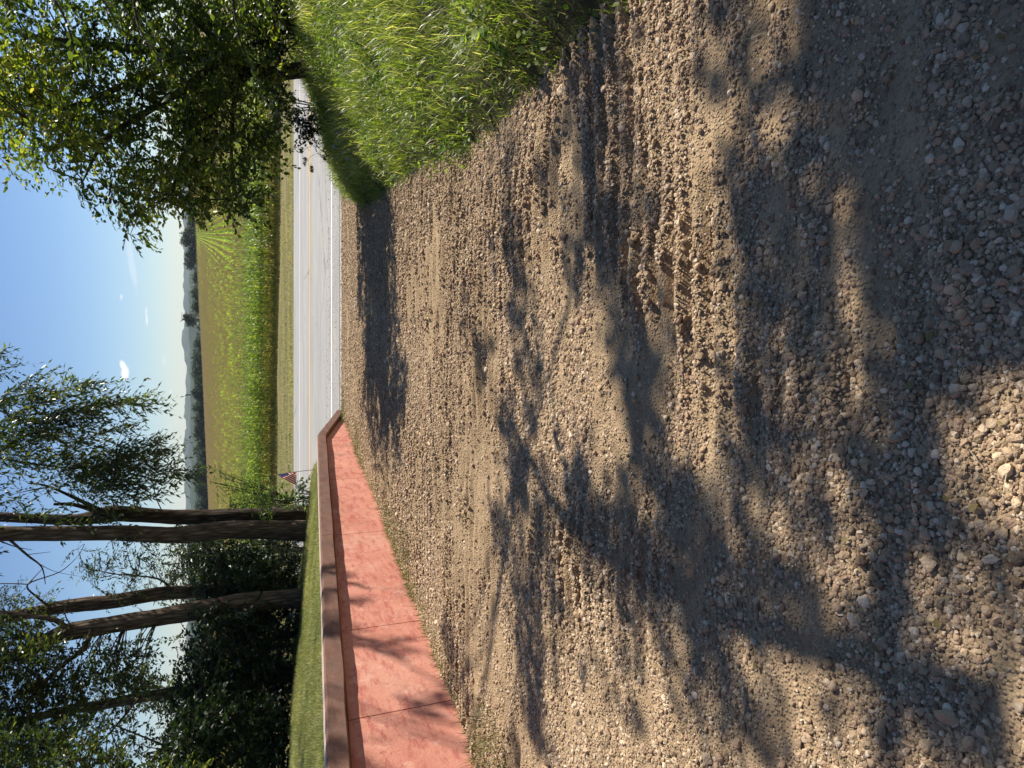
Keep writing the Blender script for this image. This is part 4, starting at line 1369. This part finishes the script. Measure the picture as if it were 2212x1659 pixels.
# ------------------------------------------------------------------ flag on a stick
fb = at(677, 1013.5, 16.9); fb.z = float(lawn_z(fb.x, fb.y)) - .02
flag = empty('flag', fb, 'small red, white and blue striped flag on a thin stick at the wall coping', 'flag')
ft = at(596, 1025, 16.9)
fb0 = at(677, 1013.5, 16.9); fb0.z = min(fb0.z, fb.z + .0)
v, f = tube([fb - Vector((0, 0, .1)), fb.lerp(ft, .5), ft], [.008, .007, .006], 8, 0, 0, 2)
link('pole', np_mesh('pole', v, f, origin=fb), M['flag_pole'], flag, smooth=True)
v, f = tube([ft, ft + Vector((0, 0, .03)), ft + Vector((0, 0, .05))], [.012, .014, .001], 8, 0, 0, 2)
link('finial', np_mesh('finial', v, f, origin=fb), M['yellow_line'], flag, smooth=True)
H1, H0 = ft.lerp(fb, .03), ft.lerp(fb, .50)
c_top, c_bot = at(640, 1048, 16.75), at(641, 1019, 16.95)
NU, NV = 30, 26
mid_top = at(612, 1034, 16.7)
def cloth(u, vv):
    h = H0.lerp(H1, vv)
    top = H1.lerp(mid_top, u * 2) if u < .5 else mid_top.lerp(c_top, (u - .5) * 2)
    bot = H0.lerp(c_bot, u)
    p = bot.lerp(top, vv)
    fold = .014 * math.sin(u * 7 + vv * 5) * u + .006 * math.sin(vv * 17 + u * 3) * (.3 + u)
    return p + Vector((0.2 * fold, fold, 0)) + (h - p) * (.0)
mb = MB(); th = .0012
vv_ = []
for s_ in (0, 1):
    for i in range(NU + 1):
        for j in range(NV + 1):
            vv_.append(cloth(i / NU, j / NV) + Vector((0, th * s_ * -1, 0)))
fs, mi = [], []
k0 = (NU + 1) * (NV + 1)
for s_ in (0, 1):
    for i in range(NU):
        for j in range(NV):
            a = s_ * k0 + i * (NV + 1) + j
            q = (a, a + 1, a + NV + 2, a + NV + 1)
            fs.append(q if s_ else q[::-1])
            stripe = j // 2                     # 13 stripes, red at both edges
            mi.append(2 if (i < NU * .4 and stripe >= 6) else (0 if stripe % 2 == 0 else 1))
me = bpy.data.meshes.new('cloth'); me.from_pydata([tuple(p - fb) for p in vv_], [], fs); me.polygons.foreach_set('material_index', mi); me.update()
link('cloth', me, [M['flag_red'], M['flag_white'], M['flag_blue']], flag, smooth=True)
sv, sf = [], []
for r in range(9):
    for c in range(6 if r % 2 == 0 else 5):
        u0 = .4 * (c * 2 + (1 if r % 2 == 0 else 2)) / 12; v0 = 12 / 26 + (14 / 26) * (r + 1) / 10
        for side in (-.003, .003):
            b_ = len(sv)
            ctr = cloth(u0, v0)
            sv.append(tuple(ctr + Vector((0, side, 0)) - fb))
            for k in range(10):
                rr = .016 if k % 2 == 0 else .0065
                q = cloth(u0 + rr * math.cos(k * PI / 5 + PI / 2) * .6, v0 + rr * math.sin(k * PI / 5 + PI / 2)) + Vector((0, side, 0))
                sv.append(tuple(q - fb))
            for k in range(10): sf.append((b_, b_ + 1 + k, b_ + 1 + (k + 1) % 10))
me = bpy.data.meshes.new('stars'); me.from_pydata(sv, [], sf); me.update()
link('stars', me, M['flag_white'], flag, kind='stuff')


# ------------------------------------------------------------------ corn
def corn_mesh(seed, leaves=11, segs=4, stalk=True, n_plants=1, pitch=.19):
    r = np.random.default_rng(seed)
    V, F, T_, MI = [], [], [], []
    def addq(vs_, fs_, t_, m_):
        b_ = len(V); V.extend(vs_); F.extend([tuple(b_ + q for q in f_) for f_ in fs_]); T_.extend(t_); MI.extend([m_] * len(fs_))
    for pl in range(n_plants):
        ox = (pl - (n_plants - 1) / 2) * pitch + r.normal() * .02; oy = r.normal() * .03
        H = r.uniform(1.75, 2.05)
        if stalk:
            a = np.array([0, 2.1, 4.2])
            vs_ = [(ox + .014 * math.cos(q), oy + .014 * math.sin(q), 0) for q in a] + [(ox + .008 * math.cos(q), oy + .008 * math.sin(q), H) for q in a]
            addq(vs_, [(0, 1, 4, 3), (1, 2, 5, 4), (2, 0, 3, 5)], [.5] * 6, 1)
        az0 = r.uniform(0, PI)
        for l in range(leaves):
            z0 = H * (.12 + .83 * l / leaves); az = az0 + PI * (l % 2) + r.normal() * .35
            L = r.uniform(.6, .85) * (1 - .35 * abs(l / leaves - .55)); w = r.uniform(.075, .11)
            up = r.uniform(.7, 1.15)
            dx, dy = math.cos(az), math.sin(az)
            tt = .95 if (l < leaves * .28 and r.random() < .6) else r.uniform(.2, .86) * (.55 + .45 * l / leaves)
            vs_, fs_ = [], []
            for s in range(segs + 1):
                q = s / segs
                ho = L * (.75 * q); hz = L * (up * q - 1.25 * up * q * q * .95)
                ww = w * (1 - q ** 2.2) * .5 * (1 if s else .5)
                tw_ = r.normal() * .15
                vs_ += [(ox + dx * ho - dy * ww, oy + dy * ho + dx * ww, z0 + hz + ww * tw_), (ox + dx * ho + dy * ww, oy + dy * ho - dx * ww, z0 + hz - ww * tw_)]
            for s in range(segs): fs_.append((2 * s, 2 * s + 1, 2 * s + 3, 2 * s + 2))
            addq(vs_, fs_, [tt] * len(vs_), 0)
        for k in range(5 if stalk else 2):
            az = r.uniform(0, 2 * PI); sp = r.uniform(.02, .12) if k else .01; tw2 = .004 if stalk else .010
            p0 = np.array([ox, oy, H - .02]); p1 = p0 + np.array([math.cos(az) * sp, math.sin(az) * sp, r.uniform(.16, .28)])
            sd = np.array([-math.sin(az), math.cos(az), 0]) * tw2
            addq([tuple(p0 - sd), tuple(p0 + sd), tuple(p1 + sd), tuple(p1 - sd)], [(0, 1, 2, 3)], [.5] * 4, 2)
            sd = np.array([math.cos(az), math.sin(az), 0]) * tw2
            addq([tuple(p0 - sd), tuple(p0 + sd), tuple(p1 + sd), tuple(p1 - sd)], [(0, 1, 2, 3)], [.5] * 4, 2)
    F_ = [np.array([f_]) for f_ in F]
    me = np_mesh('corn_plant', np.array(V), np.array(F), T_, mat_idx=MI)
    for q in ('corn_leaf', 'stalk', 'tassel'): me.materials.append(M[q])
    return me


corn = empty('corn_field', (0, 46, -3.1), kind='stuff')
srcs = []
for k in range(5):
    o = link('corn_plant', corn_mesh(k), None, corn, kind='stuff')
    o.location = (-1.0 + .19 * k, .2, 0); srcs.append(o)
row_srcs = []
for k in range(4):
    o = link('corn_row', corn_mesh(40 + k, leaves=7, segs=2, stalk=False, n_plants=8), None, corn, kind='stuff')
    o.location = (2.5 + 1.5 * k, 5.0, 0); row_srcs.append(o)
# headland rows, parallel to the road
pos, rt = [], []
for rw in range(8):
    xs_ = np.arange(-34, 34, .185); xs_ = xs_ + rng.normal(0, .03, len(xs_))
    yy = edge_corn(xs_) + rw * .76 + rng.normal(0, .05, len(xs_))
    zz = np.interp(yy, [28.2, 46, 52], [-1.93, -3.08, -3.2])
    pos.append(np.stack([xs_, yy, zz], -1))
pos = np.concatenate(pos); n = len(pos)
pos_l = pos - np.array([0, 46, -3.1])
rot = np.stack([rng.normal(0, .06, n), rng.normal(0, .06, n), rng.uniform(0, 6.28, n)], -1)
points_object('corn_plants', pos_l, rot, np.repeat(rng.uniform(.88, 1.08, n)[:, None], 3, 1), rng.integers(0, 5, n), srcs, corn, kind='stuff')
# the field behind: more headland, then rows running away from the road
P_, A_ = [], []
for rw in range(8, 22):
    xs_ = np.arange(-45, 50, 1.5)
    P_.append(np.stack([xs_ + rng.normal(0, .1, len(xs_)), edge_corn(xs_) + rw * .76, 0 * xs_], -1)); A_.append(np.full(len(xs_), -.2))
az = R_(11); dv = np.array([math.sin(az), math.cos(az)]); nv = np.array([math.cos(az), -math.sin(az)])
k = np.arange(-330, 560); q = np.arange(0, 300)
K, Q = np.meshgrid(k, q)
gx = K * .80 * nv[0] + Q * 1.5 * dv[0]; gy = 20 + K * .80 * nv[1] + Q * 1.5 * dv[1]
gx = gx.ravel(); gy = gy.ravel()
ok = (gy > edge_corn(gx) + 17.5) & (gy < 384) & (np.abs(gx) < .60 * gy + 4) & (gx < .45 * gy)
track = np.abs(gy - 300 - .2 * gx) < 6      # a grassy strip across the far part of the field
gx, gy, track = gx[ok], gy[ok], track[ok]
keepm = ~track
gx, gy = gx[keepm], gy[keepm]
P_.append(np.stack([gx, gy, 0 * gx], -1)); A_.append(np.full(len(gx), PI / 2 - az))
P_ = np.concatenate(P_); A_ = np.concatenate(A_); n = len(P_)
print('corn rows', n)
P_[:, 2] = np.where(P_[:, 1] < 52, np.interp(P_[:, 1], [46, 52, 60], [-3.08, -3.2, -3.15]), field_z(P_[:, 0], P_[:, 1]))
sz = rng.uniform(.84, 1.10, n) * (1 + .12 * fbm(P_[:, 0] / 14, P_[:, 1] / 14, 6))
points_object('corn_rows', P_ - np.array([0, 46, -3.1]), np.stack([0 * A_, 0 * A_, A_ + PI * (rng.random(n) > .5)], -1), np.repeat(sz[:, None], 3, 1), rng.integers(0, 4, n), row_srcs, corn, kind='stuff')

# ------------------------------------------------------------------ far trees
FG = 'trees along the far edge of the cornfield'
far = [  # photo y, top x, half width px, depth, label
    (1095, 416, 14, 400, 'round far tree at the field edge just right of the forked trunk'), (1062, 418, 16, 398, 'broad far tree where the treeline begins beside the forked trunk'),
    (1035, 410, 13, 402, 'tall dark far tree, highest of the left clump in the treeline'), (1010, 412, 12, 402, 'dark far tree leaning on the highest of the left clump'),
    (985, 424, 12, 398, 'low far tree in the dip of the treeline'), (962, 416, 13, 404, 'rounded far tree just left of the dip in the treeline'),
    (935, 413, 15, 402, 'wide dark far tree beside a gap of blue hill'), (905, 415, 13, 402, 'far tree at the middle of the dark treeline'),
    (880, 412, 14, 400, 'high shouldered far tree at the middle of the treeline'), (852, 411, 15, 402, 'far tree with a domed crown, right of the high shouldered one'),
    (825, 417, 12, 404, 'small far tree where the treeline starts to thin'), (800, 415, 13, 408, 'far tree left of the low hedge stretch'),
    (772, 418, 13, 410, 'bushy far tree in the thinning treeline'), (745, 419, 11, 412, 'small bushy far tree left of the lone tree'),
    (690, 398, 9, 395, 'lone tall tree with an open crown standing above the field edge'), (662, 416, 10, 412, 'low far tree right beside the lone tree'),
    (635, 408, 11, 420, 'pointed far tree above the far green strip'), (600, 412, 12, 430, 'small far tree between the lone tree and the round pair'),
    (560, 396, 17, 410, 'rounded dark far tree, left one of the pair'), (512, 386, 17, 410, 'tall rounded far tree, right one of the pair'),
    (480, 404, 14, 415, 'far tree partly behind the bank tree leaves'), (535, 412, 12, 408, 'low far bush between the rounded pair')]
for (py, tx, hw, dp, lab) in far:
    top = at(tx, py, dp); g = float(field_z(top.x, dp)) - .6
    if tx == 398: g = float(field_z(top.x, 384))
    bs = Vector((top.x, dp, g)); h = (top.z - g) * (1 if tx == 398 else .84)
    w = hw / FOC * dp * 1.2
    cs = []
    if tx == 398:
        for (ox, oz, r_) in [(0, .82, .5), (.5, .7, .45), (-.5, .75, .45), (-.7, .6, .3), (.6, .9, .3), (0, .6, .35), (.2, .93, .35)]:
            cs.append((bs + Vector((ox * w, 0, oz * h)), r_ * w, 110))
    else:
        for _ in range(13):
            a_ = random.uniform(0, 2 * PI); zz = random.uniform(.15, .86); rr = math.sin(min(1, zz + .25) * 2.3) * .62
            cs.append((bs + Vector((math.cos(a_) * w * rr, math.sin(a_) * w * rr, zz * h)), w * random.uniform(.32, .5), 230))
        cs.append((bs + Vector((0, 0, .86 * h)), w * .35, 120))
    make_tree('tree', bs, ([bs, bs + Vector((.1, 0, h * .35)), bs + Vector((0, .1, h * .8))], [.35, .28, .1]), [], cs, M['leaf_far'], M['bark_dark'], lab, group=FG, leaf=.95, droop=0, twig_r=.05, per=5)
# a low hedge of scrub under the treeline and woods in the middle distance
def woods(name, pts, n, leaf, hgt, wid, label, seed, depth_j=8):
    P = []
    for (a, b) in zip(pts[:-1], pts[1:]):
        for _ in range(n):
            t = random.random(); c = Vector(a).lerp(Vector(b), t)
            hh = hgt * (.55 + .6 * (float(fbm(np.array(c.x / wid), np.array(1.0), seed)) + .5))
            P.append([c.x + random.gauss(0, 1), c.y + random.uniform(-depth_j, depth_j) * .5, c.z + hh * random.random() ** .6])
    P = np.array(P); m_ = len(P)
    D = rng.normal(size=(m_, 3))
    v, f, t = scatter(LEAF_V, LEAF_F, P, rot_from(D, rng.normal(size=(m_, 3))), leaf * rng.uniform(.6, 1.3, m_), np.clip(rng.normal(.4, .25, m_), 0, 1))
    return link(name, np_mesh(name, v, f, t), M['leaf_far'], kind='stuff')


fz = lambda x, y: float(field_z(x, y))
woods('field_edge_scrub', [(x_, 392, fz(x_, 388) - .8) for x_ in range(-120, 150, 15)], 150, .8, 2.3, 9, '', 3, 6)
woods('middle_woods', [(-330, 620, -13), (-180, 640, -13), (-40, 700, -13)], 2200, 3.0, 12, 30, '', 5, 40)
woods('middle_woods', [(-40, 900, -11), (60, 900, -9), (200, 860, -7), (340, 840, -6)], 1500, 3.6, 11, 30, '', 6, 30)
# thin radio mast on the skyline
mbs = at(385, 459, 1300); m0 = Vector((mbs.x, mbs.y, -8)); mt = at(372, 459, 1300)
ma = empty('radio_mast', m0, 'thin pale radio mast standing on the skyline above the far trees', 'mast')
v, f = tube([m0, m0.lerp(mt, .5), mt], [.55, .45, .3], 6, 0, 0, 2)
link('pole', np_mesh('pole', v, f, origin=m0), M['mast'], ma)
v, f = tube([mt, mt + Vector((0, 0, 2))], [1.2, 1.2], 6, 0, 0, 1)
link('antenna', np_mesh('antenna', v, f, origin=m0), M['mast'], ma)


# ------------------------------------------------------------------ individual weeds
def weed(x_, y_, size, nleaf, label, group=None, name='weed', mat_='weed', on='bank', spread=1.0, broad=.55):
    d = ray(x_, y_)
    # walk the ray to the ground
    p = EYE.copy(); t = .5
    fn = bank_z if on == 'bank' else drive_z
    while t < 30:
        p = EYE + d * t
        if p.z < float(fn(p.x, p.y)) + (size * .4 if on == 'bank' else 0): break
        t += .02
    g = Vector((p.x, p.y, float(fn(p.x, p.y)) - .01))
    root = empty(name, g, label, 'weed', group)
    st = []; LP, LD = [], []
    for s in range(max(2, nleaf // 5)):
        a_ = random.uniform(0, 2 * PI); tip = g + Vector((math.cos(a_) * size * .4 * spread, math.sin(a_) * size * .4 * spread, size * random.uniform(.7, 1.1)))
        mid = g.lerp(tip, .5) + Vector((0, 0, size * .12))
        st.append(tube([g, mid, tip], [.004, .003, .0015], 5, 0, 0, 3))
        for k in range(5):
            t_ = .35 + .65 * k / 4
            q = g.lerp(mid, t_ * 2) if t_ < .5 else mid.lerp(tip, t_ * 2 - 1)
            LP.append(q[:]); b_ = a_ + (1 if k % 2 else -1) * 1.1 + random.gauss(0, .5); LD.append((math.cos(b_), math.sin(b_), random.uniform(-.2, .7)))
    v, f = join_parts(st)
    link('stem', np_mesh('stem', v, f, origin=g), M['weed'], root)
    P = np.array(LP); n_ = len(P)
    v, f, t = scatter(LEAF_V * np.array([broad / .5, 1, 1]), LEAF_F, P, rot_from(np.array(LD)), size * rng.uniform(.20, .36, n_), rng.uniform(.3, 1, n_))
    link('leaves', np_mesh('leaves', v, f, t, origin=g), M[mat_], root, kind='stuff')
    return root


for (x_, y_, s, n_, lab) in [(1085, 130, .30, 20, 'broadleaf weed with rounded pale leaves at the foot of the bank'), (1010, 215, .22, 14, 'small broadleaf weed low on the bank near the gravel edge'),
                             (1190, 90, .22, 14, 'broad leafed weed on the shaded lower bank corner'), (1040, 60, .28, 16, 'leafy weed high on the near part of the bank'),
                             (980, 300, .20, 12, 'small glossy weed where the gravel meets the middle of the bank'), (900, 240, .24, 14, 'narrow leafed weed half way up the sunny bank'),
                             (760, 95, .35, 20, 'clump of taller weeds high on the bank below the tree shade')]:
    weed(x_, y_, s, n_, lab, 'weeds on the grassy bank')
weed(838, 1238, .22, 22, 'dark trailing weed growing out of the seam at the wall foot', on='drive', spread=1.4)
weed(800, 1070, .10, 12, 'tiny green weed in the seam near the far wall joint', on='drive')
weed(905, 1390, .12, 14, 'low brown-green weed at the wall foot beside the stained patch', on='drive')
weed(1015, 1120, .07, 10, 'tiny weed sprouting among the gravel stones', on='drive')

# chicory flowers on the bank
for (x_, y_, lab) in [(468, 0, ''), (483, 584 - 180, ''), (478, 325, '')][:0]: pass
CH = 'pale blue flowers in the bank grass'
for (x_, y_, lab) in [(733, 317, 'pale blue flower nearest the road in the dark bank grass'), (740, 320, 'pale blue flower touching its twin in the bank grass'), (755, 292, 'pale blue flower just up the bank from the pair'), (771, 347, 'pale blue flower lowest of them near the gravel edge')]:
    p = at(x_, y_, 12.2 if x_ < 745 else 11.2); g = Vector((p.x, p.y, float(bank_z(p.x, p.y))))
    root = empty('flower', g, lab, 'flower', CH)
    tip = Vector((p.x, p.y, max(p.z, g.z + .2)))
    v, f = tube([g, g.lerp(tip, .5) + Vector((.02, 0, 0)), tip], [.003, .0025, .002], 5, 0, 0, 2)
    link('stem', np_mesh('stem', v, f, origin=g), M['weed'], root)
    n_ = 12; a_ = np.arange(n_) * 2 * PI / n_
    v, f, t = scatter(LEAF_V * np.array([.8, 1, 1]), LEAF_F, np.repeat(np.array(tip)[None], n_, 0), rot_from(np.stack([np.cos(a_), -.35 + 0 * a_, np.sin(a_)], -1), np.tile([0, -1.0, .2], (n_, 1))), np.full(n_, .024), np.full(n_, .5))
    link('petals', np_mesh('petals', v, f, t, origin=g), M['petal'], root)

# tall seeding grasses against the road
SG = 'seeding grasses standing against the road'
for (x_, y_, bx_, by_, lab) in [(656, 355, 690, 300, 'tall bent grass with drooping seed heads against the pale road'), (672, 372, 715, 320, 'second tall grass whose seed head hangs over the yellow line'), (700, 345, 735, 318, 'shorter thin grass near the white edge line'),
                               (648, 330, 690, 285, 'fine grass stalk leaning over the far edge line')]:
    dp = 14.2
    tip = at(x_, y_, dp); b0 = at(bx_, by_, dp); g = Vector((b0.x, b0.y, min(float(bank_z(b0.x, b0.y)), b0.z) - .02))
    root = empty('seeding_grass', g, lab, 'grass stalk', SG)
    mid = g.lerp(tip, .55) + Vector((0.05, 0, .22))
    v, f = tube([g, mid, tip], [.0035, .003, .002], 5, 0, 0, 6)
    link('stalk', np_mesh('stalk', v, f, origin=g), M['dry_grass'], root)
    n_ = 60; t_ = rng.random(n_) ** .7
    P = np.array(mid)[None] * (1 - t_[:, None]) * .45 + np.array(tip)[None] * (t_[:, None] * .45 + .55) + rng.normal(0, .015, (n_, 3))
    D = np.stack([rng.normal(-.4, .5, n_), rng.normal(0, .4, n_), -1 + rng.normal(0, .3, n_)], -1)
    v, f, t = scatter(NLEAF_V, NLEAF_F, P, rot_from(D), rng.uniform(.03, .07, n_), rng.random(n_))
    link('seed_head', np_mesh('seed_head', v, f, t, origin=g), M['dry_grass'], root, kind='stuff')

print('tris', sum(len(m_.polygons) * 2 for m_ in bpy.data.meshes))

# ------------------------------------------------------------------ haze
mb = MB()
x0, x1, y0, y1, z0, z1 = -4600, 4600, -700, 4600, -18.0, 52.0
mb.add([(x0, y0, z0), (x1, y0, z0), (x1, y1, z0), (x0, y1, z0), (x0, y0, z1), (x1, y0, z1), (x1, y1, z1), (x0, y1, z1)],
       [(0, 3, 2, 1), (4, 5, 6, 7), (0, 1, 5, 4), (1, 2, 6, 5), (2, 3, 7, 6), (3, 0, 4, 7)])
hm, HN, HL = mat('haze_air')
ho = HN.new('ShaderNodeOutputMaterial'); pv = HN.new('ShaderNodeVolumePrincipled')
pv.inputs['Color'].default_value = (.74, .87, 1.0, 1)
pv.inputs['Density'].default_value = .00009
pv.inputs['Anisotropy'].default_value = .2
HL.new(pv.outputs[0], ho.inputs['Volume'])
link('haze', mb.mesh('haze'), hm, kind='stuff')
